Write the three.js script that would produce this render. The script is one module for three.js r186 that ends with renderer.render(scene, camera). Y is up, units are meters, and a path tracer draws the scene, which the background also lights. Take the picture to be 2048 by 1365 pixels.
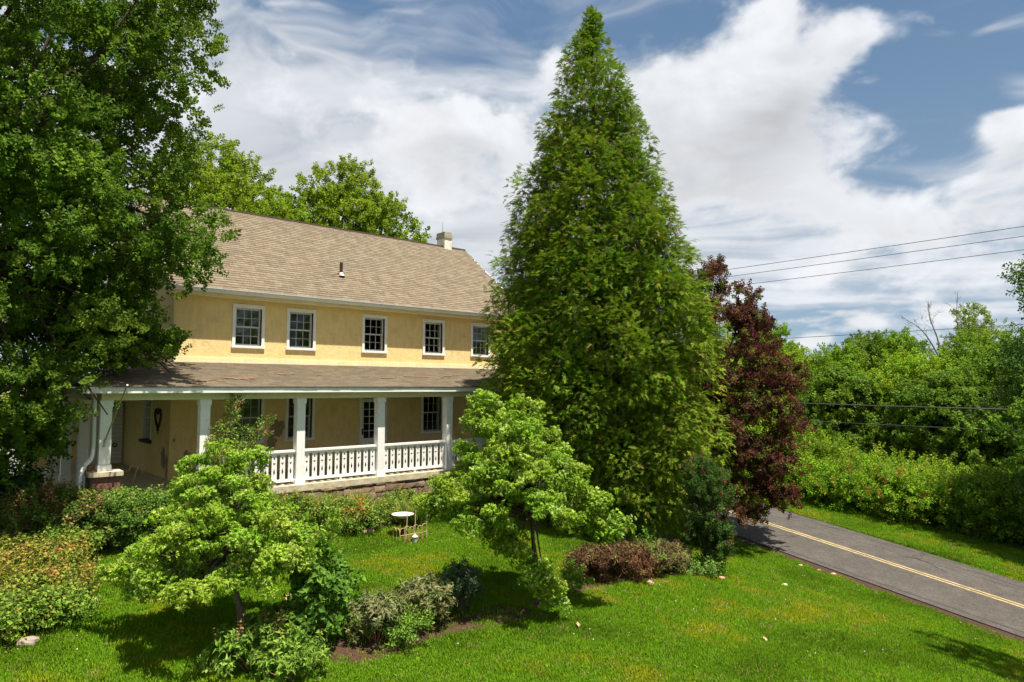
import * as THREE from 'three';
import { mergeGeometries } from 'three/addons/utils/BufferGeometryUtils.js';
import { ImprovedNoise } from 'three/addons/math/ImprovedNoise.js';

// ---------------------------------------------------------------- camera, sky, sun, exposure
const R = (d) => d * Math.PI / 180;
const scene = new THREE.Scene();
const camera = new THREE.PerspectiveCamera(53.65, 2048 / 1365, 0.1, 6000);
camera.rotation.order = 'YXZ';
camera.position.set(0, 5.0, 0);
camera.rotation.set(R(3.92), R(-41.6), 0);
camera.updateMatrixWorld(true);
const renderer = new THREE.WebGLRenderer({ antialias: true });
renderer.toneMapping = THREE.LinearToneMapping;
renderer.toneMappingExposure = 2.35;
renderer.shadowMap.enabled = true;
renderer.shadowMap.type = THREE.PCFSoftShadowMap;

const SUN = new THREE.Vector3(0.06, 1, 0.33).normalize();
const sun = new THREE.DirectionalLight(new THREE.Color(1.0, 0.93, 0.81), 4.5);
sun.position.copy(SUN).multiplyScalar(120).add(new THREE.Vector3(14, 0, -14));
sun.target.position.set(14, 0, -14);
sun.castShadow = true; sun.shadow.mapSize.set(4096, 4096);
Object.assign(sun.shadow.camera, { left: -60, right: 60, top: 60, bottom: -60, near: 1, far: 300 });
scene.add(sun, sun.target);

const perlin = new ImprovedNoise();
const smooth = (a, b, x) => { const t = Math.min(1, Math.max(0, (x - a) / (b - a))); return t * t * (3 - 2 * t); };
const lerp = (a, b, t) => a + (b - a) * t;
function fbm(x, y, z, oct, gain = 0.5) { let s = 0, a = 1, n = 0; for (let i = 0; i < oct; i++) { s += a * perlin.noise(x, y, z); n += a; a *= gain; x = x * 2.03 + 11.7; y = y * 2.03 + 5.3; z = z * 2.03 + 8.1; } return s / n; }

// The air and clouds of the day: [azimuth from -z towards +x, elevation, half widths, how much cloud] in degrees
const CUMULUS = [[47.5, 27.6, 4.4, 2.4, 0.9], [55.5, 22.6, 9, 4.6, 1.0], [62.8, 23.2, 4.6, 3.2, 0.9], [61.4, 17.5, 8.4, 4.5, 0.75], [73.5, 12.6, 8.4, 2.5, 0.62], [35.4, 20.6, 6.0, 2.9, 0.95],
  [44, 17, 8, 4, 0.5], [74.7, 20.7, 6.7, 3.8, -1.1], [25, 29.5, 14, 3, -0.6], [40, 27, 4.5, 3, -0.5], [57, 30.5, 12, 1.4, -0.5],
  [63.7, 4.6, 1.7, 0.9, 1.0], [67.6, 4.2, 1.3, 0.7, 1.0], [71.3, 5.0, 1.5, 0.9, 1.0], [77.3, 5.2, 1.9, 1.0, 0.9], [78.6, 16.0, 1.9, 1.2, 1.3], [70.0, 26, 2.4, 1.9, 0.9], [65, 28.5, 3, 1.2, 0.6],
  [110, 24, 14, 6, 0.8], [140, 15, 12, 5, 0.8], [-10, 24, 14, 6, 0.8], [-50, 16, 14, 6, 0.8], [-100, 22, 15, 7, 0.8], [-150, 14, 13, 5, 0.8], [180, 30, 13, 6, 0.7], [-60, 42, 15, 7, 0.6], [60, 52, 16, 7, 0.6], [150, 55, 18, 8, 0.6]];
const VEIL = [[20, 18, 13, 8, 0.7], [40, 13, 14, 6, 0.6], [66, 8, 16, 4, 0.15], [70, 4, 14, 2.5, -0.35], [74, 21, 8, 5, -0.6], [27, 29.5, 9, 2.4, -0.25]];
function skyTexture() {
  const W = 4096, H = 2048, data = new Float32Array(W * H * 4);
  const field = (list, az, el) => { let s = 0; for (const [a, e, ra, re, k] of list) { const dy = (el - e) / re; if (dy > 2.4 || dy < -2.4) continue; let dx = az - a; if (dx > 180) dx -= 360; if (dx < -180) dx += 360; dx /= ra; if (dx > 2.4 || dx < -2.4) continue; s += k * Math.exp(-(dx * dx + dy * dy) * 0.9); } return s; };
  for (let j = 0; j < H; j++) {
    const el = ((j + 0.5) / H - 0.5) * 180, se = Math.sin(R(el)), ce = Math.cos(R(el));
    for (let i = 0; i < W; i++) {
      const k = (j * W + i) * 4;
      if (el < -1) { data[k] = 0.17; data[k + 1] = 0.19; data[k + 2] = 0.19; data[k + 3] = 1; continue; }
      const th = ((i + 0.5) / W - 0.5) * 2 * Math.PI, x = Math.cos(th) * ce, z = Math.sin(th) * ce, y = Math.max(se, 0);
      const az = Math.atan2(x, -z) * 180 / Math.PI;
      const h = Math.pow(1 - y, 2.6);
      let r = lerp(0.088, 0.40, h), g = lerp(0.185, 0.55, h), b = lerp(0.36, 0.68, h);
      // warped directions
      const w1 = fbm(x * 3, y * 5, z * 3, 3), w2 = fbm(x * 3 + 20, y * 5, z * 3 + 7, 3);
      // high veil in streaks
      const s = 1 / (y + 0.16), ux = x * s, uz = z * s, ca = 0.53, sa = 0.85, p = ux * ca + uz * sa, q = -ux * sa + uz * ca;
      const streak = fbm(p * 1.1 + w1 * 1.2, q * 4.4 + w2 * 1.5, 3.1, 6, 0.6), broad = fbm(p * 0.9 + 4 + w2, q * 1.3 + w1, 9.4, 3);
      const veil = smooth(-0.32, 0.62, 0.10 + field(VEIL, az + w1 * 5, el + w2 * 3) + streak * 1.15 + broad * 0.5) * 0.95;
      const vl = 0.66 + 0.22 * smooth(-0.4, 0.5, streak + broad * 0.5);
      r = lerp(r, vl * 0.97, veil); g = lerp(g, vl, veil); b = lerp(b, vl * 1.05, veil);
      // broken flecks of thin high cloud
      const fleck = smooth(0.10, 0.55, fbm(p * 5.2 + w1 * 2, q * 6.5 + w2 * 2, 1.7, 5, 0.58) + 0.35 * fbm(p * 1.3, q * 1.5, 5.5, 2)) * 0.75; r = lerp(r, 0.80, fleck); g = lerp(g, 0.815, fleck); b = lerp(b, 0.84, fleck);
      // cumulus
      const e2 = el + w2 * 5, a2 = az + w1 * 6, f = field(CUMULUS, a2, e2);
      const fine = fbm(x * 9 + w1, y * 13, z * 9 + w2, 7, 0.6), bill = 1 - 2.2 * Math.abs(fbm(x * 7 + 3, y * 10, z * 7 + w1, 4, 0.5));
      const thick = f - 0.34 + fine * 1.15 + bill * 0.12 + broad * 0.25;
      const c = smooth(-0.26, 0.36, thick) * 0.94;
      if (c > 0) {
        const below = field(CUMULUS, az + w1 * 6, el + w2 * 5 + 2.0);
        const base = smooth(-0.1, 1.0, below - f + 0.45 + fine * 0.2);   // how much cloud stands above this spot
        const lit = 0.84 - 0.24 * base * smooth(0.05, 0.6, thick) + 0.08 * bill + fine * 0.34;
        const v = Math.min(0.97, Math.max(0.40, lit));
        r = lerp(r, v * 0.985, c); g = lerp(g, v * 0.995, c); b = lerp(b, v * 1.02, c);
      }
      data[k] = r * 0.42; data[k + 1] = g * 0.425; data[k + 2] = b * 0.43; data[k + 3] = 1;
    }
  }
  const t = new THREE.DataTexture(data, W, H, THREE.RGBAFormat, THREE.FloatType);
  t.mapping = THREE.EquirectangularReflectionMapping; t.magFilter = t.minFilter = THREE.LinearFilter; t.needsUpdate = true;
  return t;
}
scene.background = skyTexture();
scene.environment = scene.background;

// ---------------------------------------------------------------- helpers
const V = (x, y, z) => new THREE.Vector3(x, y, z);
const C = (r, g, b) => new THREE.Color().setRGB(r, g, b);
function rng(seed) { let s = seed >>> 0; return () => { s = (s + 0x6D2B79F5) | 0; let t = Math.imul(s ^ (s >>> 15), 1 | s); t = (t + Math.imul(t ^ (t >>> 7), 61 | t)) ^ t; return ((t ^ (t >>> 14)) >>> 0) / 4294967296; }; }
const used = new Map();
function numbered(n) { const k = used.get(n) ?? 0; used.set(n, k + 1); return k ? n + '_' + String(k).padStart(3, '0') : n; }
const origin = new WeakMap();
function thing(name, label, category, pos, group) {
  const o = new THREE.Group(); o.name = numbered(name); o.position.set(...pos); scene.add(o); origin.set(o, o.position.clone());
  o.userData = { label, category }; if (group) o.userData.group = group; return o;
}
/** A part whose geometry (or whose pos) is given in world metres; parents are never turned, unless the part is built in its own frame. */
function part(name, geo, mat, parent, pos = [0, 0, 0], turn) {
  const m = new THREE.Mesh(geo, mat), w = V(...pos); m.name = name; m.position.copy(w).sub(origin.get(parent)); if (turn) m.rotation.set(...turn); parent.add(m); origin.set(m, w); return m;
}
function structure(name, geo, mat, kind = 'structure') { const m = new THREE.Mesh(geo, mat); m.name = numbered(name); m.userData.kind = kind; scene.add(m); return m; }
/** uv in metres from the face's main direction; flat faces. */
function metric(geo, k = 1) {
  const g = geo.index ? geo.toNonIndexed() : geo; if (!g.attributes.normal) g.computeVertexNormals();
  const p = g.attributes.position, n = g.attributes.normal, uv = new Float32Array(p.count * 2);
  for (let i = 0; i < p.count; i += 3) {
    const a = V(p.getX(i), p.getY(i), p.getZ(i)), b = V(p.getX(i + 1), p.getY(i + 1), p.getZ(i + 1)), c = V(p.getX(i + 2), p.getY(i + 2), p.getZ(i + 2));
    const f = b.clone().sub(a).cross(c.clone().sub(a)), ax = Math.abs(f.x), ay = Math.abs(f.y), az = Math.abs(f.z);
    [a, b, c].forEach((q, t) => { const [u, v] = ay >= ax && ay >= az ? [q.x, q.z] : ax >= az ? [q.z, q.y] : [q.x, q.y]; uv[(i + t) * 2] = u * k; uv[(i + t) * 2 + 1] = v * k; });
  }
  g.setAttribute('uv', new THREE.BufferAttribute(uv, 2)); return g;
}
const bx = (x0, x1, y0, y1, z0, z1) => metric(new THREE.BoxGeometry(x1 - x0, y1 - y0, z1 - z0).translate((x0 + x1) / 2, (y0 + y1) / 2, (z0 + z1) / 2));
const join = (list) => { const l = list.map((g) => { const q = g.index ? g.toNonIndexed() : g; for (const k of Object.keys(q.attributes)) if (!['position', 'normal', 'uv', 'color'].includes(k)) q.deleteAttribute(k); return q; }); return l.length === 1 ? l[0] : mergeGeometries(l); };
const std = (c, roughness = 0.8, more = {}) => new THREE.MeshStandardMaterial({ color: Array.isArray(c) ? C(...c) : c, roughness, ...more });
/** tapering tube through points */
function limb(points, r0, r1, sides = 6, steps = 4) {
  const curve = new THREE.CatmullRomCurve3(points), n = Math.max(2, (points.length - 1) * steps), pos = [], idx = [], uv = [];
  const fr = curve.computeFrenetFrames(n, false); let len = 0, prev = null;
  for (let i = 0; i <= n; i++) {
    const t = i / n, c = curve.getPoint(t), r = lerp(r0, r1, t); if (prev) len += c.distanceTo(prev); prev = c;
    for (let k = 0; k <= sides; k++) { const a = k / sides * 2 * Math.PI, v = fr.normals[i].clone().multiplyScalar(Math.cos(a)).addScaledVector(fr.binormals[i], Math.sin(a)); pos.push(c.x + v.x * r, c.y + v.y * r, c.z + v.z * r); uv.push(k / sides * r0 * 6.3, len); }
  }
  for (let i = 0; i < n; i++) for (let k = 0; k < sides; k++) { const a = i * (sides + 1) + k, b = a + sides + 1; idx.push(a, b, a + 1, b, b + 1, a + 1); }
  const g = new THREE.BufferGeometry(); g.setAttribute('position', new THREE.Float32BufferAttribute(pos, 3)); g.setAttribute('uv', new THREE.Float32BufferAttribute(uv, 2)); g.setIndex(idx); g.computeVertexNormals(); return g.toNonIndexed();
}
const tube = (pts, r, sides = 6, steps = 6) => limb(pts, r, r, sides, steps);

// tiling value noise for textures
function lattice(seed, n) { const r = rng(seed), a = new Float32Array(n * n); for (let i = 0; i < n * n; i++) a[i] = r(); return a; }
function tileNoise(seed, n) { const a = lattice(seed, n); return (u, v) => { const x = u * n, y = v * n, i = Math.floor(x), j = Math.floor(y), fx = x - i, fy = y - j, sx = fx * fx * (3 - 2 * fx), sy = fy * fy * (3 - 2 * fy), at = (p, q) => a[((q % n + n) % n) * n + ((p % n + n) % n)]; return lerp(lerp(at(i, j), at(i + 1, j), sx), lerp(at(i, j + 1), at(i + 1, j + 1), sx), sy); }; }
function texture(size, metres, fn, srgb = true) {
  const d = new Uint8Array(size * size * 4);
  for (let j = 0; j < size; j++) for (let i = 0; i < size; i++) { const c = fn((i + 0.5) / size, (j + 0.5) / size), k = (j * size + i) * 4; for (let q = 0; q < 3; q++) d[k + q] = Math.max(0, Math.min(255, 255 * (Array.isArray(c) ? c[q] : c))); d[k + 3] = 255; }
  const t = new THREE.DataTexture(d, size, size); t.wrapS = t.wrapT = THREE.RepeatWrapping; t.magFilter = THREE.LinearFilter; t.minFilter = THREE.LinearFilter; if (srgb) t.colorSpace = THREE.SRGBColorSpace; t.repeat.set(1 / metres, 1 / metres); t.needsUpdate = true; return t;
}
const N8 = tileNoise(1, 8), N16 = tileNoise(2, 16), N32 = tileNoise(3, 32), N64 = tileNoise(4, 64), N128 = tileNoise(5, 128), N256 = tileNoise(6, 256), N512 = tileNoise(7, 512);
const tex = {
  stucco: texture(512, 3.1, (u, v) => { const a = 0.91 + 0.03 * N8(u, v) + 0.04 * (N64(u, v * 0.125) - 0.5) + 0.025 * N32(u, v) + 0.035 * N128(u, v) - 0.05 * smooth(0.72, 0.9, N16(u + 0.3, v)) * N64(u, v); return [a, a * (0.985 + 0.015 * N16(u, v)), a * (0.95 + 0.05 * N32(u, v))]; }),
  stuccoBump: texture(512, 3.1, (u, v) => 0.35 * N32(u, v) + 0.3 * N64(u, v) + 0.2 * N128(u, v) + 0.2 * N256(u, v), false),
  paint: texture(256, 2.3, (u, v) => { const a = 0.94 + 0.05 * N8(u, v) + 0.03 * N64(u, v) - 0.12 * smooth(0.8, 0.95, N64(u + 0.2, v + 0.1)) * N128(u, v); return [a, a * 0.995, a * 0.985]; }),
  asphalt: texture(1024, 3.3, (u, v) => { const s = N512(u, v), a = 0.62 + 0.10 * N8(u, v) + 0.10 * N32(u, v) + 0.50 * (s - 0.5) + 0.2 * (N128(u, v) - 0.5) + 0.25 * smooth(0.8, 1, N512(v, u)); return [a * 1.0, a * 0.985, a * 0.96]; }),
  concrete: texture(256, 1.7, (u, v) => { const a = 0.72 + 0.15 * N16(u, v) + 0.1 * N64(u, v) + 0.1 * N128(u, v); return [a, a * 0.97, a * 0.9]; }),
  turf: texture(1024, 6.0, (u, v) => { const a = N8(u, v), b = N32(u, v), c = N256(u, v), d = N512(u, v), k = 0.55 + 0.25 * b + 0.35 * (c - 0.5) + 0.3 * (d - 0.5); return [k * lerp(0.42, 0.58, a * 0.6 + c * 0.4), k * 0.62, k * lerp(0.16, 0.22, c)]; }),
  mulch: texture(512, 1.6, (u, v) => { const k = 0.35 + 0.35 * N64(u, v) + 0.45 * (N256(u, v) - 0.3); return [k * 1.0, k * 0.8, k * 0.62]; }),
  bark: texture(256, 0.8, (u, v) => { const k = 0.5 + 0.35 * N64(u * 1, v * 0.25) + 0.3 * (N128(u, v * 0.5) - 0.5); return [k, k * 0.93, k * 0.85]; }),
  rust: texture(128, 0.5, (u, v) => { const k = 0.6 + 0.4 * N16(u, v); return [k, k * 0.8, k * 0.65]; }),
};
const M = {
  stucco: std([0.82, 0.63, 0.30], 0.92, { map: tex.stucco, bumpMap: tex.stuccoBump, bumpScale: 0.008 }),
  cream: std([0.86, 0.74, 0.48], 0.85, { map: tex.stucco }),
  patch: std([0.36, 0.29, 0.22], 0.95, { map: tex.concrete }),
  white: std([0.82, 0.82, 0.82], 0.55, { map: tex.paint }),
  trim: std([0.80, 0.80, 0.79], 0.5, { map: tex.paint }),
  sash: std([0.50, 0.50, 0.49], 0.5),
  gutter: std([0.76, 0.76, 0.75], 0.4, { map: tex.paint }),
  beam: std([0.72, 0.66, 0.46], 0.7, { map: tex.paint }),
  concrete: std([0.62, 0.57, 0.47], 0.9, { map: tex.concrete, bumpMap: tex.concrete, bumpScale: 0.01 }),
  mortar: std([0.26, 0.20, 0.16], 0.95, { map: tex.concrete }),
  inside: std([0.20, 0.18, 0.15], 0.9),
  glass: new THREE.MeshPhysicalMaterial({ color: C(0.86, 0.92, 0.9), roughness: 0.03, transmission: 1, thickness: 0, ior: 1.5 }),
  dark: std([0.02, 0.018, 0.016], 0.6), iron: std([0.03, 0.028, 0.026], 0.5, { metalness: 0.6 }),
  bark: std([0.20, 0.16, 0.13], 0.95, { map: tex.bark, bumpMap: tex.bark, bumpScale: 0.02 }),
  barkGrey: std([0.30, 0.26, 0.25], 0.95, { map: tex.bark, bumpMap: tex.bark, bumpScale: 0.015 }),
  dead: std([0.42, 0.37, 0.33], 0.95, { map: tex.bark }),
  twig: std([0.24, 0.13, 0.07], 0.9),
  rust: std([0.06, 0.04, 0.032], 0.8, { map: tex.rust }), lead: std([0.5, 0.48, 0.44], 0.6, { metalness: 0.3 }),
};
const leafMat = (more = {}) => new THREE.MeshPhysicalMaterial({ color: C(1, 1, 1), vertexColors: true, roughness: 1, transmission: 0.45, thickness: 0, specularIntensity: 0.12, clearcoat: 0.07, clearcoatRoughness: 0.35, side: THREE.DoubleSide, ...more });
const LEAF = leafMat(), GRASSM = leafMat({ transmission: 0.4, specularIntensity: 0.08, clearcoat: 0.02, clearcoatRoughness: 0.5 });
// ---------------------------------------------------------------- the land
const roadX = (z) => 23.9 + 0.0629 * (-4.2 - z);
const roadY = (z) => -1.35 + 0.138 * Math.max(-30, Math.min(26, -4.2 - z));
function landBase(x, z) {
  const s = Math.max(-40, Math.min(60, z + 17.3)); let y = 1.6 - (s > 0 ? 0.11 * s : 0.02 * s);
  const dx = Math.max(0, Math.min(x, 26) - 11); if (dx > 0) y -= 0.15 * dx * dx / (dx + 1.5); return y;
}
function land(x, z) {
  const d = Math.abs(x - roadX(z)), w = 1 - smooth(3.0, 7.5, d), b = x < roadX(z) ? landBase(x, z) : roadY(z) - 0.05 - 0.02 * Math.min(60, Math.max(0, x - 32));
  const far = smooth(70, 200, Math.hypot(x - 14, z + 14));
  const y = b * (1 - w) + (roadY(z) - 0.05) * w + 0.05 * (1 - w) * perlin.noise(x * 0.45, 2.2, z * 0.45);
  return lerp(y, -3, far);
}
function axis(a, b, step, reach) { const l = []; for (let x = a; x <= b + 1e-6; x += step) l.push(x); let s = step * 1.3; for (let x = b + s; x < reach; x += s) { l.push(x); s *= 1.28; } s = step * 1.3; for (let x = a - s; x > -reach; x -= s) { l.unshift(x); s *= 1.28; } return l; }
/** a sheet over the land on a grid of x and z, uv in metres */
function sheet(xs, zs, height) {
  const pos = [], uv = [], idx = []; for (const z of zs) for (const x of xs) { pos.push(x, height(x, z), z); uv.push(x, z); }
  const n = xs.length; for (let j = 0; j + 1 < zs.length; j++) for (let i = 0; i + 1 < n; i++) { const a = j * n + i; idx.push(a, a + n, a + 1, a + 1, a + n, a + n + 1); }
  const g = new THREE.BufferGeometry(); g.setAttribute('position', new THREE.Float32BufferAttribute(pos, 3)); g.setAttribute('uv', new THREE.Float32BufferAttribute(uv, 2)); g.setIndex(idx); g.computeVertexNormals(); return g;
}
structure('ground', sheet(axis(-12, 60, 0.5, 2500), axis(-50, 6, 0.5, 2500), land), std([0.40, 0.60, 0.10], 0.97, { map: tex.turf, bumpMap: tex.turf, bumpScale: 0.04 }));

// the road climbs towards the back; strips lie on its profile
function ribbon(o0, o1, z0, z1, lift, wob = 0, seed = 0) {
  const pos = [], uv = [], idx = [], n = Math.ceil(Math.abs(z1 - z0) / 0.5);
  for (let i = 0; i <= n; i++) { const z = lerp(z0, z1, i / n), j0 = wob * perlin.noise(z * 0.9, seed, 1.5) + wob * 0.6 * perlin.noise(z * 3.1, seed, 4.5), j1 = wob * perlin.noise(z * 0.9, seed + 7, 9.5) + wob * 0.6 * perlin.noise(z * 3.1, seed + 7, 2.5); for (const o of [o0 + j0, o1 + j1]) { pos.push(roadX(z) + o, roadY(z) + lift, z); uv.push(o, z); } }
  for (let i = 0; i < n; i++) { const a = i * 2; idx.push(a, a + 1, a + 2, a + 1, a + 3, a + 2); }
  const g = new THREE.BufferGeometry(); g.setAttribute('position', new THREE.Float32BufferAttribute(pos, 3)); g.setAttribute('uv', new THREE.Float32BufferAttribute(uv, 2)); g.setIndex(idx); g.computeVertexNormals(); return g;
}
structure('road_edge', ribbon(-3.12, 2.78, 24, -60, -0.026, 0.12, 3), std([0.13, 0.085, 0.075], 0.95, { map: tex.mulch, bumpMap: tex.mulch, bumpScale: 0.02 }));
structure('road', ribbon(-2.62, 2.62, 24, -60, 0, 0.045, 12), std([0.118, 0.106, 0.094], 0.93, { map: tex.asphalt, bumpMap: tex.asphalt, bumpScale: 0.006 }));
const yellow = std([0.74, 0.56, 0.26], 0.75, { map: tex.asphalt });
{ const m = new THREE.Group(); m.name = 'road_marking'; m.userData.kind = 'structure'; scene.add(m); origin.set(m, V(0, 0, 0)); for (const o of [-0.15, 0.06]) part('yellow_line', ribbon(o, o + 0.09, 24, -60, 0.005, 0.006, o * 40), yellow, m); }
{ const tar = std([0.022, 0.021, 0.02], 0.6), l = [];
  const crack = (pts, w) => { const c = new THREE.CatmullRomCurve3(pts.map(([o, z]) => V(o, 0, z))).getPoints(pts.length * 7), r = rng(pts.length * 91 + Math.round(w * 1e4)); const pos = [], idx = []; c.forEach((p, i) => { const q = c[Math.min(c.length - 1, i + 1)], pr = c[Math.max(0, i - 1)], t = q.clone().sub(pr).normalize(), n = V(-t.z, 0, t.x), k = w * (0.5 + r()); const jx = (r() - 0.5) * 0.05, jz = (r() - 0.5) * 0.05; for (const s of [-1, 1]) pos.push(roadX(p.z) + p.x + jx + n.x * k * s, roadY(p.z + jz + n.z * k * s) + 0.004, p.z + jz + n.z * k * s); if (i) { const a = i * 2; idx.push(a - 2, a - 1, a, a - 1, a + 1, a); } }); const g = new THREE.BufferGeometry(); g.setAttribute('position', new THREE.Float32BufferAttribute(pos, 3)); g.setIndex(idx); g.computeVertexNormals(); l.push(g); };
  crack([[1.0, -7.3], [1.35, -7.8], [1.7, -8.5], [2.3, -8.3], [2.6, -8.6]], 0.022); crack([[1.55, -8.2], [1.2, -8.7]], 0.02); crack([[2.0, -10.2], [2.15, -9.4], [2.3, -8.6]], 0.012); crack([[1.9, -7.4], [2.1, -6.4], [1.95, -5.4], [2.2, -4.4], [2.0, -3]], 0.014); crack([[1.9, -12], [2.2, -11.2]], 0.02); crack([[0.9, -13.5], [1.5, -13], [2.5, -12.9]], 0.014); crack([[-1.0, -12.0], [-0.6, -11.7], [-0.2, -11.6]], 0.03); crack([[-2.2, 2], [-2.3, -2], [-2.25, -5], [-2.35, -8], [-2.3, -11]], 0.022); crack([[0.5, -14.2], [1.0, -13.9]], 0.012);
  structure('tar_crack', join(l.map((g) => { g.deleteAttribute('uv'); return g.toNonIndexed(); })), tar, 'stuff'); }

// bare mulch strips under the shrub row and the flower bed
function patchSheet(inside, x0, x1, z0, z1, lift) { const s = 0.16, pos = [], uv = []; const P = (x, z) => { pos.push(x, land(x, z) + lift, z); uv.push(x, z); };
  for (let x = x0; x < x1; x += s) for (let z = z0; z < z1; z += s) if (inside(x + s / 2, z + s / 2)) { P(x, z); P(x, z + s); P(x + s, z); P(x + s, z); P(x, z + s); P(x + s, z + s); }
  const g = new THREE.BufferGeometry(); g.setAttribute('position', new THREE.Float32BufferAttribute(pos, 3)); g.setAttribute('uv', new THREE.Float32BufferAttribute(uv, 2)); g.computeVertexNormals(); return g; }
const near = (x, z, [ax, az], [bx_, bz]) => { const dx = bx_ - ax, dz = bz - az, t = Math.max(0, Math.min(1, ((x - ax) * dx + (z - az) * dz) / (dx * dx + dz * dz))); return Math.hypot(x - ax - dx * t, z - az - dz * t); };
const rowStart = [5.4, -9.9], rowEnd = [14.9, -9.7];
const onBed = (x, z) => {
  const n = 0.22 * perlin.noise(x * 1.4, 7.7, z * 1.4);
  if (near(x, z, [5.3, -10.0], [8.6, -9.75]) + n < 0.42) return true;              // shrub row, near half
  if (near(x, z, [10.6, -10.0], [15.2, -10.0]) + n < 0.42) return true;            // shrub row, road half
  if (x > 6.6 && x < 13.6 && z < -15.3 - 0.12 * (x - 8) * 0 + n * 2 && z > -17.6) return true;   // flower bed along the wall
  if (Math.hypot(x - 16.45, z + 14.15) + n * 2 < 2.6) return true;                     // under the conifer
  return z < -16.6 && x < 7;                                                       // under the hedge
};
structure('mulch', patchSheet(onBed, -2, 19, -18, -8, 0.008), std([0.20, 0.145, 0.11], 0.97, { map: tex.mulch, bumpMap: tex.mulch, bumpScale: 0.04 }));
// ---------------------------------------------------------------- the farmhouse
const SL = 2.4, WZ = -20.75, X0 = 5.5, X1 = 18.9, BZ = -29.25, RZ = -25.0, EY = 7.88, RY = 11.42;
const house = thing('farmhouse', 'two storey yellow stucco farmhouse with brown shingle roof and long front porch', 'house', [12.2, 1.5, -25]);
const UPW = [7.63, 9.32, 12.0, 14.5, 16.75], LOW = [7.68, 9.34, 14.46, 16.72], DOORX = 12.0;
const WW = 0.98, UY = [6.19, 7.52], LY = [3.3, 4.86];
function wallShape(w0, w1, y0, y1, holes, gable) {
  const s = new THREE.Shape(); s.moveTo(w0, y0); s.lineTo(w1, y0); s.lineTo(w1, y1); if (gable) s.lineTo(gable[0], gable[1]); s.lineTo(w0, y1); s.closePath();
  for (const [a, b, c, d] of holes) { const h = new THREE.Path(); h.moveTo(a, c); h.lineTo(a, d); h.lineTo(b, d); h.lineTo(b, c); h.closePath(); s.holes.push(h); }
  return s;
}
const slabOf = (shape, t) => new THREE.ExtrudeGeometry(shape, { depth: t, bevelEnabled: false });
{
  const holes = [...UPW.map((x) => [x - 0.40, x + 0.40, UY[0] + 0.06, UY[1] - 0.1]), ...LOW.map((x) => [x - 0.40, x + 0.40, LY[0] + 0.06, LY[1] - 0.1]), [DOORX - 0.46, DOORX + 0.46, SL + 0.02, 4.62]];
  part('wall', metric(slabOf(wallShape(X0, X1, 1.0, EY + 0.05, holes), 0.3).translate(0, 0, WZ - 0.3)), M.stucco, house).userData.label = 'yellow stucco front wall of the farmhouse';
  const sideHoles = [[-23.65, -22.75, 3.36, 4.7], [-23.9, -23.05, 6.25, 7.42]];
  const g = slabOf(wallShape(BZ, WZ - 0.302, 1.0, EY + 0.05, sideHoles, [RZ, RY - 0.12]), 0.3).rotateY(-Math.PI / 2).translate(X0 + 0.3, 0, 0);   // shape x runs along z
  part('wall', metric(g), M.stucco, house);
  part('wall', metric(slabOf(wallShape(BZ, WZ - 0.302, 1.0, EY + 0.05, [], [RZ, RY - 0.12]), 0.3).rotateY(-Math.PI / 2).translate(X1, 0, 0)), M.stucco, house);
  part('wall', bx(X0 + 0.302, X1 - 0.302, 1.0, EY + 0.05, BZ, BZ + 0.3), M.stucco, house);
  part('floor', join([bx(X0 + 0.31, X1 - 0.31, SL - 0.2, SL, BZ + 0.31, WZ - 0.31), bx(X0 + 0.31, X1 - 0.31, 5.2, 5.45, BZ + 0.31, WZ - 0.31), bx(X0 + 0.31, X1 - 0.31, 7.7, 7.8, BZ + 0.31, WZ - 0.31), bx(X0 + 0.31, X1 - 0.31, SL, 7.7, RZ - 0.1, RZ + 0.1)]), M.inside, house);
}
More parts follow.
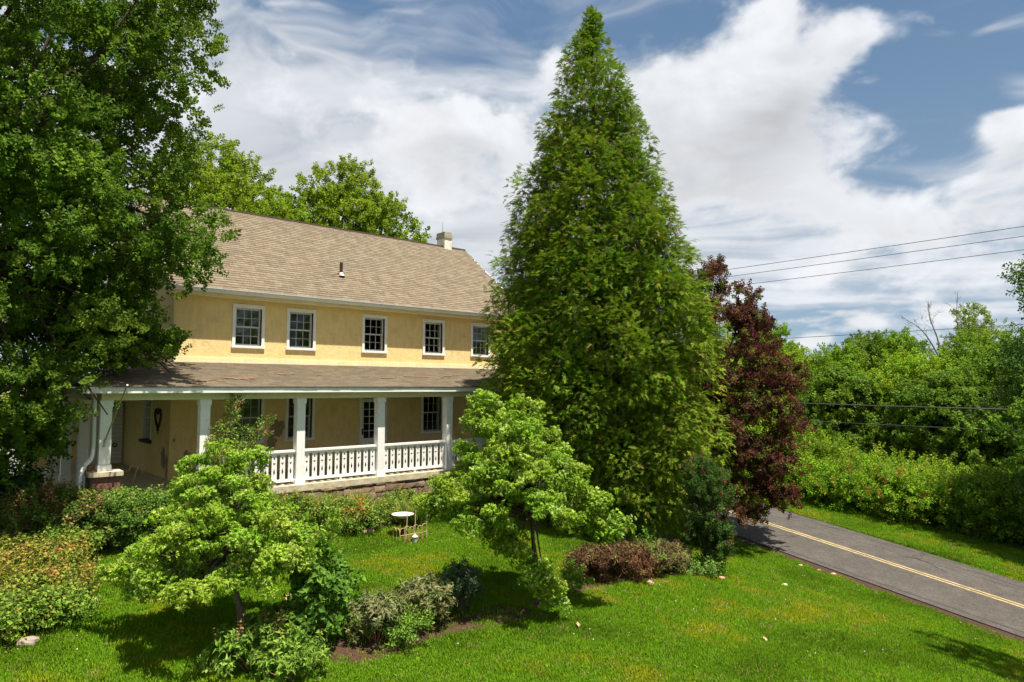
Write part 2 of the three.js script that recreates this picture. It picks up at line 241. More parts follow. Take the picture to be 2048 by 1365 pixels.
// windows: casing, sill, two sashes with their muntins, twelve panes
const paneG = new THREE.BoxGeometry(1, 1, 1);
function windowAt(x, y0, y1, flip) {
  const w = part('window', join([bx(x - WW / 2, x - 0.40, y0 + 0.08, y1 - 0.11, WZ - 0.1, WZ + 0.035), bx(x + 0.40, x + WW / 2, y0 + 0.08, y1 - 0.11, WZ - 0.1, WZ + 0.035), bx(x - WW / 2, x + WW / 2, y1 - 0.11, y1, WZ - 0.1, WZ + 0.037)]), M.trim, house);
  part('sill', bx(x - WW / 2 - 0.015, x + WW / 2 + 0.015, y0, y0 + 0.08, WZ - 0.15, WZ + 0.055), M.trim, w);
  const a = y0 + 0.085, b = y1 - 0.115, mid = (a + b) / 2;
  for (const [s0, s1, zz] of [[mid - 0.02, b, WZ - 0.07], [a, mid + 0.025, WZ - 0.115]]) {
    const l = x - 0.385, r = x + 0.385, f = 0.045, t = 0.04;
    part('sash', join([bx(l, l + f, s0 + f, s1 - f, zz - t, zz), bx(r - f, r, s0 + f, s1 - f, zz - t, zz), bx(l, r, s1 - f, s1, zz - t, zz), bx(l, r, s0, s0 + f, zz - t, zz)]), M.sash, w);
    const il = l + f, ir = r - f, jb = s0 + f, jt = s1 - f, cw = (ir - il) / 3, ch = (jt - jb) / 2, mt = 0.0065;
    part('muntin', join([bx(il, ir, jb + ch - mt, jb + ch + mt, zz - 0.03, zz - 0.005), ...[1, 2].map((k) => bx(il + cw * k - mt, il + cw * k + mt, jb, jt, zz - 0.032, zz - 0.003))]), M.sash, w);
    for (let i = 0; i < 3; i++) for (let j = 0; j < 2; j++) { const p = part('pane', paneG, M.glass, w, [il + cw * (i + 0.5), jb + ch * (j + 0.5), zz - 0.018]); p.scale.set(cw - 0.018, ch - 0.018, 0.004); p.rotation.set((i * 7 + j * 3 + x * 13) % 1 * 0.012 - 0.006, ((i * 5 + j * 11 + x * 17) % 1) * 0.016 - 0.008, 0); }
  }
}
for (const x of UPW) windowAt(x, UY[0], UY[1]);
for (const x of LOW) windowAt(x, LY[0], LY[1]);
// two windows in the gable wall
for (const [z0, z1, y0, y1] of [[-23.65, -22.75, 3.36, 4.7], [-23.9, -23.05, 6.25, 7.42]]) {
  const w = part('window', join([bx(X0 - 0.02, X0 + 0.1, y0 + 0.05, y1, z0 - 0.06, z0 + 0.03), bx(X0 - 0.02, X0 + 0.1, y0 + 0.05, y1, z1 - 0.03, z1 + 0.06), bx(X0 - 0.022, X0 + 0.1, y1, y1 + 0.08, z0 - 0.06, z1 + 0.06)]), M.trim, house);
  part('sill', bx(X0 - 0.1, X0 + 0.15, y0 - 0.06, y0 + 0.03, z0 - 0.12, z1 + 0.12), M.dark, w);
  const cw = (z1 - z0 - 0.06) / 3, ch = (y1 - y0 - 0.05) / 4;
  part('muntin', join([...[1, 2, 3].map((k) => bx(X0 + 0.05, X0 + 0.07, y0 + 0.05 + ch * k - 0.012, y0 + 0.05 + ch * k + 0.012, z0 + 0.03, z1 - 0.03)), ...[1, 2].map((k) => bx(X0 + 0.048, X0 + 0.072, y0 + 0.05, y1, z0 + 0.03 + cw * k - 0.01, z0 + 0.03 + cw * k + 0.01))]), M.trim, w);
  for (let i = 0; i < 3; i++) for (let j = 0; j < 4; j++) part('pane', paneG, M.glass, w, [X0 + 0.06, y0 + 0.05 + ch * (j + 0.5), z0 + 0.03 + cw * (i + 0.5)]).scale.set(0.004, ch - 0.02, cw - 0.02);
}
// front door
{
  const d = part('door', join([bx(DOORX - 0.54, DOORX - 0.46, SL, 4.62, WZ - 0.1, WZ + 0.035), bx(DOORX + 0.46, DOORX + 0.54, SL, 4.62, WZ - 0.1, WZ + 0.035), bx(DOORX - 0.54, DOORX + 0.54, 4.62, 4.74, WZ - 0.1, WZ + 0.038)]), M.trim, house); d.userData.label = 'white storm door with small panes behind the porch rail';
  const z = WZ - 0.06, l = DOORX - 0.45, r = DOORX + 0.45, y0 = SL + 0.03, y1 = 4.6, g0 = SL + 0.85, s = 0.11;
  part('door_leaf', join([bx(l, l + s, y0, y1, z - 0.045, z), bx(r - s, r, y0, y1, z - 0.045, z), bx(l + s, r - s, y1 - s, y1, z - 0.045, z), bx(l + s, r - s, g0 - 0.08, g0, z - 0.045, z), bx(l + s, r - s, y0, g0 - 0.08, z - 0.04, z - 0.012)]), M.white, d);
  part('handle', bx(l + 0.03, l + 0.07, 3.38, 3.58, z, z + 0.05), M.dark, d);
  const cw = (r - l - 2 * s) / 3, ch = (y1 - s - g0) / 5;
  part('muntin', join([...[1, 2, 3, 4].map((k) => bx(l + s, r - s, g0 + ch * k - 0.01, g0 + ch * k + 0.01, z - 0.035, z - 0.01)), ...[1, 2].map((k) => bx(l + s + cw * k - 0.01, l + s + cw * k + 0.01, g0, y1 - s, z - 0.037, z - 0.008))]), M.trim, d);
  for (let i = 0; i < 3; i++) for (let j = 0; j < 5; j++) part('pane', paneG, M.glass, d, [l + s + cw * (i + 0.5), g0 + ch * (j + 0.5), z - 0.022]).scale.set(cw - 0.02, ch - 0.02, 0.004);
}
// patches of bare render
function blob(cx, cy, rx, ry, seed, stretch = 0.25) { const s = new THREE.Shape(), n = 34; for (let i = 0; i <= n; i++) { const a = i / n * 2 * Math.PI, k = 1 + stretch * perlin.noise(Math.cos(a) * 1.7 + seed, Math.sin(a) * 1.7, seed) * 2 + 0.08 * perlin.noise(Math.cos(a) * 7, Math.sin(a) * 7, seed + 3); s[i ? 'lineTo' : 'moveTo'](cx + rx * k * Math.cos(a), cy + ry * k * Math.sin(a)); } return new THREE.ExtrudeGeometry(s, { depth: 0.004, bevelEnabled: false }); }
for (const [x, y, rx, ry, s] of [[8.58, 3.72, 0.25, 0.29, 1.3], [8.45, 3.3, 0.16, 0.2, 4.2], [5.98, 2.95, 0.10, 0.24, 8.1], [5.72, 2.8, 0.12, 0.09, 2.7], [6.25, 2.62, 0.15, 0.07, 6.1], [5.62, 3.5, 0.03, 0.06, 9.1]]) part('plaster_patch', metric(blob(x, y, rx, ry, s).translate(0, 0, WZ)), M.patch, house);
for (const [z, y, rx, ry, s] of [[-21.3, 2.95, 0.22, 0.3, 5.5], [-20.95, 2.75, 0.1, 0.35, 3.5]]) part('plaster_patch', metric(blob(z, y, rx, ry, s).rotateY(-Math.PI / 2).translate(X0, 0, 0)), M.patch, house);
part('flashing', bx(X0 - 0.02, X1 + 0.02, 5.70, 5.87, WZ - 0.01, WZ + 0.03), M.cream, house);

// roofs: a deck, and shingles laid on it course by course
const PAL = [[0.207, 0.175, 0.136], [0.19, 0.159, 0.124], [0.224, 0.19, 0.148], [0.17, 0.142, 0.112], [0.202, 0.169, 0.132], [0.238, 0.203, 0.157], [0.185, 0.157, 0.127]];
const shingleMats = PAL.map((c) => std(c, 0.95, { map: tex.concrete }));
const EXPO = 0.145, WIDTHS = [0.17, 0.21, 0.25, 0.29, 0.34];
const wedges = WIDTHS.map((w) => { const L = EXPO + 0.05, t = 0.021, b = 0.003, p = [[0, 0, 0], [w - b, 0, 0], [w - b, L, -0.001], [0, L, -0.001], [0, 0, t], [w - b, 0, t], [w - b, L, 0.004], [0, L, 0.004]], f = [4, 5, 6, 4, 6, 7, 0, 1, 5, 0, 5, 4, 0, 4, 7, 0, 7, 3, 1, 2, 6, 1, 6, 5]; const g = new THREE.BufferGeometry(); g.setAttribute('position', new THREE.Float32BufferAttribute(f.flatMap((i) => p[i]), 3)); g.setAttribute('uv', new THREE.Float32BufferAttribute(f.flatMap((i) => [p[i][0], p[i][1]]), 2)); g.computeVertexNormals(); return g; });
const laid = [];
/** shingles over a slope: corner, unit vectors along the eave and up the slope, length of slope, and the two ends of each course */
function shingle(roof, corner, along, up, slope, ends, seed) {
  const r = rng(seed), nrm = along.clone().cross(up).normalize(), basis = new THREE.Matrix4().makeBasis(along, up, nrm);
  const courses = Math.floor(slope / EXPO);
  for (let j = 0; j < courses; j++) {
    const v = j * EXPO, [a, b] = ends(v); let x = a - r() * 0.05;
    while (x < b - 0.1) {
      let k = Math.floor(r() * 5); while (k > 0 && x + WIDTHS[k] > b + 0.03) k--; const wear = perlin.noise(x * 0.5, v * 0.8, seed) + 0.6 * perlin.noise(x * 2.2, v * 2.2, seed); let c = Math.floor(Math.min(0.999, Math.max(0, 0.12 + r() * 0.76 + wear * 0.10)) * 7);
      const m = basis.clone().setPosition(corner.clone().addScaledVector(along, x).addScaledVector(up, v + (r() - 0.5) * 0.006)); laid.push({ roof, k, c, m, at: V(0, 0, 0).setFromMatrixPosition(m), n: nrm, w: WIDTHS[k] }); x += WIDTHS[k];
    }
  }
}
const roofMat = std([0.24, 0.19, 0.14], 0.95, { map: tex.concrete });
function quad(a, b, c, d) { const g = new THREE.BufferGeometry(); g.setAttribute('position', new THREE.Float32BufferAttribute([a, b, c, a, c, d].flatMap((p) => p.toArray()), 3)); g.computeVertexNormals(); return metric(g); }
function deckOf(x0, x1, ye, ze, yr, zr, t) { const s = new THREE.Shape(); s.moveTo(ze, ye); s.lineTo(zr, yr); s.lineTo(zr, yr - t); s.lineTo(ze, ye - t); s.closePath(); return metric(new THREE.ExtrudeGeometry(s, { depth: x1 - x0, bevelEnabled: false }).rotateY(-Math.PI / 2).translate(x1, 0, 0)); }
const RX0 = X0 - 0.3, RX1 = X1 + 0.28, EZ = -20.40;
const mainRoof = part('roof', join([deckOf(RX0, RX1, EY, EZ, RY, RZ, 0.1), deckOf(RX0, RX1, EY, 2 * RZ - EZ, RY, RZ, 0.1)]), roofMat, house);
{ const up = V(0, RY - EY, RZ - EZ), len = up.length(); up.normalize(); shingle(mainRoof, V(RX0, EY + 0.003, EZ + 0.03), V(1, 0, 0), up, len + 0.02, () => [0, RX1 - RX0], 11); }
part('ridge_cap', join([bx(RX0, RX1, RY - 0.02, RY + 0.045, RZ - 0.09, RZ + 0.1)]), std([0.10, 0.075, 0.06], 0.95, { map: tex.concrete }), mainRoof);
{ const s = Math.atan2(RY - EY, EZ - RZ), len = Math.hypot(RY - EY, EZ - RZ); for (const x of [RX0 - 0.03, RX1 + 0.005]) { const g = new THREE.BoxGeometry(0.028, 0.16, len).rotateX(s).translate(x + 0.012, (EY + RY) / 2 - 0.075, (EZ + RZ) / 2); part('rake_board', metric(g), M.trim, mainRoof); } }
// porch roof wraps round the gable end with a hip
const PX = 2.68, PZ = -17.16, PY = 5.0, PTOP = 5.72, PR = X1 + 0.1, HX = X0 - 0.0, PB = -26.2;
const porchRoof = part('porch_roof', join([quad(V(PX, PY, PZ), V(PR, PY, PZ), V(PR, PTOP, WZ), V(HX, PTOP, WZ)), quad(V(PX, PY, PB), V(PX, PY, PZ), V(HX, PTOP, WZ), V(HX, PTOP, PB))]), roofMat, house);
{ const up = V(0, PTOP - PY, WZ - PZ), len = up.length(); up.normalize(); shingle(porchRoof, V(PX, PY + 0.003, PZ + 0.03), V(1, 0, 0), up, len, (v) => [v / len * (HX - PX), PR - PX], 23);
  const us = V(HX - PX, PTOP - PY, 0), ls = us.length(); us.normalize(); shingle(porchRoof, V(PX - 0.03, PY + 0.003, PB), V(0, 0, 1), us, ls, (v) => [0, (PZ - PB) - v / ls * (PZ - WZ)], 31); }
part('hip_cap', limb([V(PX, PY + 0.03, PZ), V(HX, PTOP + 0.03, WZ)], 0.06, 0.06, 4, 2), shingleMats[3], porchRoof);
// the shingles that show largest are meshes of their own, the rest one mesh per roof
{ const eye = camera.position; for (const s of laid) { const d = eye.clone().sub(s.at), L = d.length(); s.area = Math.max(0, d.dot(s.n) / L) * s.w / (L * L) * (s.at.x > 7.2 ? 1 : 0.3); }
  const list = [...laid].sort((a, b) => b.area - a.area); const own = new Set(list.slice(0, 300));
  for (const s of own) { const m = new THREE.Mesh(wedges[s.k], shingleMats[s.c]); m.name = 'shingle'; m.applyMatrix4(s.m); m.position.sub(origin.get(s.roof)); s.roof.add(m); }
  for (const roof of [mainRoof, porchRoof]) { const gs = laid.filter((s) => s.roof === roof && !own.has(s)).map((s) => { const g = wedges[s.k].clone().applyMatrix4(s.m), col = new Float32Array(g.attributes.position.count * 3); for (let i = 0; i < col.length; i += 3) col.set(PAL[s.c], i); g.setAttribute('color', new THREE.BufferAttribute(col, 3)); return g; });
    const m = part('shingle_field', mergeGeometries(gs), std([1, 1, 1], 0.95, { vertexColors: true, map: tex.concrete }), roof); m.userData.kind = 'stuff'; } }
// gutter, fascia, brackets
{ const s = new THREE.Shape(); s.moveTo(0, 0); s.lineTo(0, -0.11); s.lineTo(0.07, -0.115); s.quadraticCurveTo(0.10, -0.08, 0.12, -0.04); s.lineTo(0.12, 0.0); s.lineTo(0.135, 0.0); s.lineTo(0.135, 0.015); s.lineTo(0.105, 0.015); s.lineTo(0.105, -0.04); s.quadraticCurveTo(0.09, -0.08, 0.06, -0.1); s.lineTo(0.012, -0.1); s.lineTo(0.012, 0); s.closePath();
  const g = new THREE.ExtrudeGeometry(s, { depth: RX1 - RX0, bevelEnabled: false, curveSegments: 4 }).rotateY(-Math.PI / 2).translate(RX1, EY - 0.015, EZ);
  const gut = part('gutter', metric(g), M.gutter, house); for (let x = RX0 + 0.5; x < RX1; x += 0.92) part('gutter_strap', bx(x - 0.012, x + 0.012, EY - 0.012, EY + 0.006, EZ, EZ + 0.14), M.gutter, gut);
  part('soffit', join([bx(RX0, RX1, EY - 0.2, EY - 0.105, EZ - 0.03, EZ - 0.002), bx(RX0, RX1, EY - 0.21, EY - 0.19, WZ, EZ - 0.031)]), M.beam, house); }
// chimney
{ const cx = 18.1, cz = -25.1, c = part('chimney', bx(cx - 0.2, cx + 0.2, 10.6, 11.82, cz - 0.3, cz + 0.3), std([0.95, 0.94, 0.93], 0.85, { map: tex.concrete }), house); const cap = std([0.42, 0.40, 0.34], 0.95, { map: tex.concrete });
  part('chimney_cap', join([bx(cx - 0.235, cx + 0.235, 11.82, 11.93, cz - 0.335, cz + 0.335), bx(cx - 0.215, cx + 0.215, 11.93, 12.1, cz - 0.315, cz + 0.315)]), cap, c);
  part('lightning_rod', limb([V(cx - 0.1, 12.1, cz), V(cx - 0.1, 12.6, cz)], 0.012, 0.005, 5, 1), M.iron, c);
  part('lightning_rod', limb([V(12.95, RY, RZ), V(12.95, RY + 0.45, RZ)], 0.016, 0.008, 5, 1), std([0.12, 0.30, 0.24], 0.6), mainRoof); }
{ const y = EY + (RY - EY) * (1.3 / 4.6), x = 11.18, z = EZ - 1.3; part('vent_pipe', join([new THREE.CylinderGeometry(0.055, 0.055, 0.62, 12, 1, true).translate(x, y + 0.22, z), new THREE.CylinderGeometry(0.045, 0.045, 0.6, 12, 1, true).translate(x, y + 0.22, z)]), M.rust, mainRoof);
  part('pipe_flashing', limb([V(x, y + 0.16, z), V(x, y + 0.02, z + 0.03)], 0.062, 0.12, 12, 3), M.lead, mainRoof); const sl = (RY - EY) / 4.6; part('flashing_plate', metric(new THREE.BoxGeometry(0.26, 0.012, 0.34).rotateX(Math.atan(sl)).translate(x + 0.02, y - 0.055, z + 0.1)), M.lead, mainRoof); }
// porch: slab, foundation stones, columns, beam, fascia, rail
{
  const slabM = part('porch_slab', join([bx(2.7, X1, SL - 0.17, SL, WZ, -17.38), bx(2.7, X0, SL - 0.17, SL, PB, WZ - 0.002)]), M.concrete, house); slabM.userData.label = 'weathered concrete porch floor slab';
  const found = part('foundation_wall', join([bx(2.85, X1 - 0.1, 0.6, SL - 0.172, WZ, -17.5), bx(2.85, X0, 0.6, SL - 0.172, PB, WZ - 0.002)]), M.mortar, house); found.userData.label = 'reddish fieldstone foundation under the porch slab';
  const sm = [[0.32, 0.21, 0.15], [0.38, 0.27, 0.19], [0.27, 0.19, 0.15], [0.42, 0.32, 0.23], [0.32, 0.26, 0.21], [0.25, 0.16, 0.12]].map((c) => std(c, 0.95, { map: tex.concrete, bumpMap: tex.concrete, bumpScale: 0.015 }));
  const vars = [1, 2, 3, 4, 5].map((sd) => { const g = new THREE.BoxGeometry(1, 1, 1, 3, 2, 2), p = g.attributes.position; for (let i = 0; i < p.count; i++) { const v = V(p.getX(i), p.getY(i), p.getZ(i)), s = v.clone().normalize().multiplyScalar(0.72); v.lerp(s, 0.26); const n = perlin.noise(v.x * 3 + sd * 5, v.y * 3, v.z * 3); v.multiplyScalar(1 + n * 0.16); p.setXYZ(i, v.x, v.y, v.z); } g.computeVertexNormals(); return g; });
  const r = rng(77); let y = 0.95, row = 0; while (y < SL - 0.22) { const h = 0.13 + r() * 0.13; let x = 2.9 + r() * 0.2; while (x < X1 - 0.2) { const w = 0.17 + r() * r() * 0.55; const hh = h * (0.8 + r() * 0.3); const s = part('stone', vars[Math.floor(r() * 5)], sm[Math.floor(r() * 6)], found, [x + w / 2, y + h / 2 + (r() - 0.5) * 0.03, -17.54]); s.scale.set(w * 1.04, Math.min(hh, SL - 0.175 - y) * 1.05, 0.24 + r() * 0.08); s.rotation.z = (r() - 0.5) * 0.14; x += w + 0.012; } y += h + 0.008; row++; }
  // columns
  const col = (x, z, y0) => { const b = 0.115, c = part('column', bx(x - b, x + b, y0, 4.7, z - b, z + b), M.white, house); part('column_base', bx(x - b - 0.022, x + b + 0.022, y0, y0 + 0.13, z - b - 0.022, z + b + 0.022), M.white, c); part('column_cap', join([bx(x - b - 0.02, x + b + 0.02, 4.56, 4.698, z - b - 0.02, z + b + 0.02)]), M.white, c); };
  const CX = [3.31, 5.44, 7.92, 10.40, 12.88, 15.36, 17.84]; CX.forEach((x, i) => col(x, -17.62, i ? SL : 3.12)); for (const z of [-20.1, -22.55, -25.0]) col(3.31, z, SL);
  const ped = part('pedestal', bx(3.02, 3.60, SL - 0.3, 3.02, -17.92, -17.33), std([0.20, 0.10, 0.08], 0.95, { map: tex.concrete, bumpMap: tex.concrete, bumpScale: 0.02 }), house); ped.userData.label = 'dark stone pedestal under the corner column';
  part('pedestal_cap', bx(2.97, 3.65, 3.02, 3.12, -17.97, -17.28), M.concrete, ped);
  part('porch_beam', join([bx(3.2, X1, 4.7, 4.88, -17.73, -17.48), bx(3.2, 3.43, 4.7, 4.88, PB, -17.732)]), M.beam, house);
  part('porch_ceiling', join([bx(3.43, X1, 4.86, 4.885, WZ, -17.735), bx(3.43, X0, 4.86, 4.885, PB, WZ - 0.002), bx(PX + 0.03, X1, 4.885, 4.9, -17.47, PZ - 0.04), bx(PX + 0.03, 3.2, 4.885, 4.9, PB, -17.47)]), std([0.80, 0.77, 0.66], 0.7, { map: tex.paint }), house);
  part('fascia', bx(PX - 0.01, PR, PY - 0.135, PY - 0.004, PZ - 0.03, PZ), M.trim, house); part('fascia', bx(PX - 0.01, PX + 0.02, PY - 0.134, PY - 0.005, PB, PZ - 0.031), M.trim, house);
  // balusters: boards pierced with a bell, a heart and a lozenge
  const bs = new THREE.Shape(), bw = 0.07, H0 = 0.66; bs.moveTo(-bw, 0); bs.lineTo(bw, 0); bs.lineTo(bw, H0); bs.lineTo(-bw, H0); bs.closePath();
  const hole = (pts) => { const p = new THREE.Path(); pts.forEach(([x, y], i) => p[i ? 'lineTo' : 'moveTo'](x, y)); p.closePath(); bs.holes.push(p); };
  hole([[0, 0.10], [-0.028, 0.20], [0, 0.315], [0.028, 0.20]]);
  hole([[0, 0.375], [-0.034, 0.43], [-0.036, 0.447], [-0.022, 0.457], [0, 0.442], [0.022, 0.457], [0.036, 0.447], [0.034, 0.43]]);
  hole([[-0.034, 0.535], [-0.022, 0.552], [-0.020, 0.58], [-0.008, 0.60], [0.008, 0.60], [0.020, 0.58], [0.022, 0.552], [0.034, 0.535]]);
  const bal = metric(new THREE.ExtrudeGeometry(bs, { depth: 0.025, bevelEnabled: false }));
  for (let i = 1; i < CX.length - 1; i++) { const a = CX[i] + 0.115, b = CX[i + 1] - 0.115, z = -17.62; const rail = part('railing', join([bx(a, b, SL + 0.86, SL + 0.92, z - 0.05, z + 0.06), bx(a, b, SL + 0.80, SL + 0.86, z - 0.02, z + 0.03), bx(a, b, SL + 0.08, SL + 0.15, z - 0.03, z + 0.04)]), M.white, house);
    part('rail_foot', bx((a + b) / 2 - 0.03, (a + b) / 2 + 0.03, SL, SL + 0.08, z - 0.02, z + 0.03), M.white, rail);
    const n = 10, pitch = (b - a) / n; for (let k = 0; k < n; k++) part('baluster', bal, M.white, rail, [a + pitch * (k + 0.5), SL + 0.148, z - 0.008]); }
  // downspout
  part('downspout', tube([V(2.95, 4.9, -17.1), V(3.08, 4.75, -17.55), V(3.1, 4.4, -17.62), V(3.1, 3.62, -17.62), V(3.07, 3.42, -17.6), V(2.92, 3.24, -17.5), V(2.86, 3.05, -17.46), V(2.86, 2.0, -17.44)], 0.045, 8, 5), M.gutter, house).userData.label = 'white downspout beside the corner column';
  // white board door closing the side porch, on a stucco wall
  part('wall', bx(PX + 0.1, X0, SL, 4.86, PB - 0.2, PB), M.stucco, house);
  const bd = part('board_door', bx(4.2, 5.45, SL + 0.02, 4.5, PB + 0.002, PB + 0.05), std([0.42, 0.40, 0.36], 0.7), house); bd.userData.label = 'white door of wide horizontal boards at the back of the porch'; for (let k = 0; k < 14; k++) part('board', bx(4.22, 5.43, SL + 0.04 + k * 0.145, SL + 0.04 + k * 0.145 + 0.132, PB + 0.05, PB + 0.07), M.white, bd);
  part('knocker', new THREE.TorusGeometry(0.06, 0.018, 6, 12).translate(5.22, 3.05, PB + 0.09), M.dark, bd);
}
// ---------------------------------------------------------------- plants
const UP = V(0, 1, 0);
/** one leaf: base at the origin of frame (dir, side), folded along its rib and bent by curl; pushes 4 triangles */
function leaf(out, p, dir, nrm, len, wid, curl, tint, fold = 0.25) {
  const side = dir.clone().cross(nrm).normalize(), n = side.clone().cross(dir).normalize();
  const mid = p.clone().addScaledVector(dir, len * 0.48).addScaledVector(n, len * curl * 0.3), tip = p.clone().addScaledVector(dir, len * (1 - curl * 0.25)).addScaledVector(n, -len * curl * 0.75);
  const l = mid.clone().addScaledVector(side, wid / 2).addScaledVector(n, wid * fold), r = mid.clone().addScaledVector(side, -wid / 2).addScaledVector(n, wid * fold);
  for (const [a, b, c] of [[p, mid, l], [p, r, mid], [l, mid, tip], [mid, r, tip]]) for (const q of [a, b, c]) { out.pos.push(q.x, q.y, q.z); out.col.push(tint, tint, tint); }
}
function blade(out, p, dir, nrm, len, wid, tint) { const side = dir.clone().cross(nrm).normalize(), a = p.clone().addScaledVector(dir, len * 0.5), t = p.clone().addScaledVector(dir, len); for (const q of [p, a.clone().addScaledVector(side, wid / 2), t, p, t, a.clone().addScaledVector(side, -wid / 2)]) { out.pos.push(q.x, q.y, q.z); out.col.push(tint, tint, tint); } }
const geoOf = (out) => { const g = new THREE.BufferGeometry(); g.setAttribute('position', new THREE.Float32BufferAttribute(out.pos, 3)); g.setAttribute('color', new THREE.Float32BufferAttribute(out.col, 3)); g.computeVertexNormals(); return g; };
const dirOf = (r) => { const z = r() * 2 - 1, a = r() * 2 * Math.PI, s = Math.sqrt(1 - z * z); return V(s * Math.cos(a), z, s * Math.sin(a)); };
/** broadleaf sprig along +y: n leaves set round a twig, spreading */
function broadSprig(seed, n, len, wid, twig, spread, curl, simple) {
  const r = rng(seed), out = { pos: [], col: [] };
  for (let i = 0; i < n; i++) { const t = (i + 0.4) / n, a = i * 2.4 + r() * 0.8, s = V(Math.cos(a), 0, Math.sin(a)), d = s.multiplyScalar(spread).add(V(0, 0.35 + 0.4 * t, 0)).add(dirOf(r).multiplyScalar(0.3)).normalize(); const nr = UP.clone().multiplyScalar(0.8).add(dirOf(r).multiplyScalar(0.55)); const L = len * (0.7 + r() * 0.5), p = V(Math.cos(a), 0, Math.sin(a)).multiplyScalar(0.12 * twig * r()).add(V(0, twig * t, 0)); if (simple) blade(out, p, d, nr, L, wid * (0.8 + r() * 0.4) * 1.2, 0.6 + 0.8 * r()); else leaf(out, p, d, nr, L, wid * (0.8 + r() * 0.4), curl * (0.5 + r()), 0.6 + 0.8 * r()); }
  return geoOf(out);
}
/** drooping umbrella of curled leaves */
function droopSprig(seed, n, len, wid, twig) { const r = rng(seed), out = { pos: [], col: [] }; for (let i = 0; i < n; i++) { const a = i * 2.4 + r() * 0.7, d = V(Math.cos(a), -0.12 - r() * 0.9, Math.sin(a)).normalize(), nr = V(Math.cos(a) * 0.7, 1, Math.sin(a) * 0.7).add(dirOf(r).multiplyScalar(0.25)); leaf(out, V(Math.cos(a) * 0.03, twig * (0.35 + 0.65 * r()), Math.sin(a) * 0.03), d, nr, len * (0.75 + r() * 0.45), wid * (0.8 + 0.4 * r()), 0.55 + 0.5 * r(), 0.6 + 0.8 * r(), 0.35); } return geoOf(out); }
/** flat feathery spray of scale leaves, tips hanging */
function fanSpray(seed, n, len) { const r = rng(seed), out = { pos: [], col: [] }; const push = (p, d, nr, L, w, c0, c1) => { const side = d.clone().cross(nr).normalize(), a = p.clone().addScaledVector(d, L * 0.45), t = p.clone().addScaledVector(d, L); [[p, c0], [a.clone().addScaledVector(side, w / 2), c0], [t, c1], [p, c0], [t, c1], [a.clone().addScaledVector(side, -w / 2), c0]].forEach(([q, c]) => { out.pos.push(q.x, q.y, q.z); out.col.push(...c); }); };
  for (let i = 0; i < n; i++) { const t = i / (n - 1), s = (i % 2 ? 1 : -1), a = s * (0.35 + 0.6 * r()), y = len * 0.8 * t, d = V(Math.sin(a), Math.cos(a) * 0.9, (r() - 0.6) * 0.5).normalize(), L = len * (0.5 - 0.25 * t) * (0.6 + 0.6 * r()), b = 0.55 + 0.5 * r(); push(V(0, y, -0.35 * y * t), d, V(0.2 * s, 0.1, 1).add(dirOf(r).multiplyScalar(0.3)), L, 0.012 + 0.009 * r(), [b, b, b], r() < 0.05 ? [1.7, 1.1, 0.8] : [b * 1.5, b * 1.5, b]); } return geoOf(out); }
function tuft(seed, n, h, w, spread) { const r = rng(seed), out = { pos: [], col: [] }; for (let i = 0; i < n; i++) { const a = r() * 6.28, q = Math.sqrt(r()) * spread, p = V(Math.cos(a) * q, -0.01, Math.sin(a) * q), b = r() * 6.28, lean = 0.15 + r() * 0.75, d0 = V(Math.cos(b) * lean * 0.5, 1, Math.sin(b) * lean * 0.5).normalize(), L = h * (0.6 + 0.6 * r()), m = p.clone().addScaledVector(d0, L * 0.55), d1 = V(Math.cos(b) * lean * 1.6, 1, Math.sin(b) * lean * 1.6).normalize(), t = m.clone().addScaledVector(d1, L * 0.5), s = V(-Math.sin(b), 0, Math.cos(b)).multiplyScalar(w / 2), c = 0.7 + 0.6 * r(); for (const v of [p.clone().add(s), p.clone().sub(s), m.clone().add(s), m.clone().add(s), p.clone().sub(s), m.clone().sub(s), m.clone().add(s), m.clone().sub(s), t]) { out.pos.push(v.x, v.y, v.z); out.col.push(c, c, c); } } return geoOf(out); }
const G = {
  maple: broadSprig(3, 18, 0.088, 0.082, 0.30, 0.9, 0.25), back: broadSprig(5, 17, 0.155, 0.135, 0.46, 0.9, 0.2), purple: broadSprig(7, 17, 0.085, 0.07, 0.3, 1.0, 0.4),
  far: broadSprig(9, 20, 0.165, 0.12, 0.5, 0.9, 0.3), farDark: broadSprig(10, 18, 0.20, 0.155, 0.5, 1.1, 0.3), bush: broadSprig(13, 18, 0.112, 0.066, 0.40, 0.85, 0.35),
  dogwood: droopSprig(15, 12, 0.078, 0.036, 0.12), small: broadSprig(17, 18, 0.062, 0.034, 0.22, 0.9, 0.2), lance: broadSprig(19, 12, 0.115, 0.034, 0.12, 0.9, 0.3), big: broadSprig(21, 8, 0.135, 0.10, 0.2, 1.1, 0.3), glossy: broadSprig(25, 9, 0.125, 0.042, 0.06, 1.1, 0.35), mid: broadSprig(27, 16, 0.068, 0.042, 0.25, 0.9, 0.25),
  cedar: fanSpray(31, 28, 0.20), ivy: broadSprig(33, 9, 0.06, 0.042, 0.26, 0.8, 0.2), grass: tuft(41, 20, 0.062, 0.0085, 0.085), tall: tuft(43, 22, 0.34, 0.014, 0.12), strap: tuft(45, 26, 0.62, 0.024, 0.07),
};
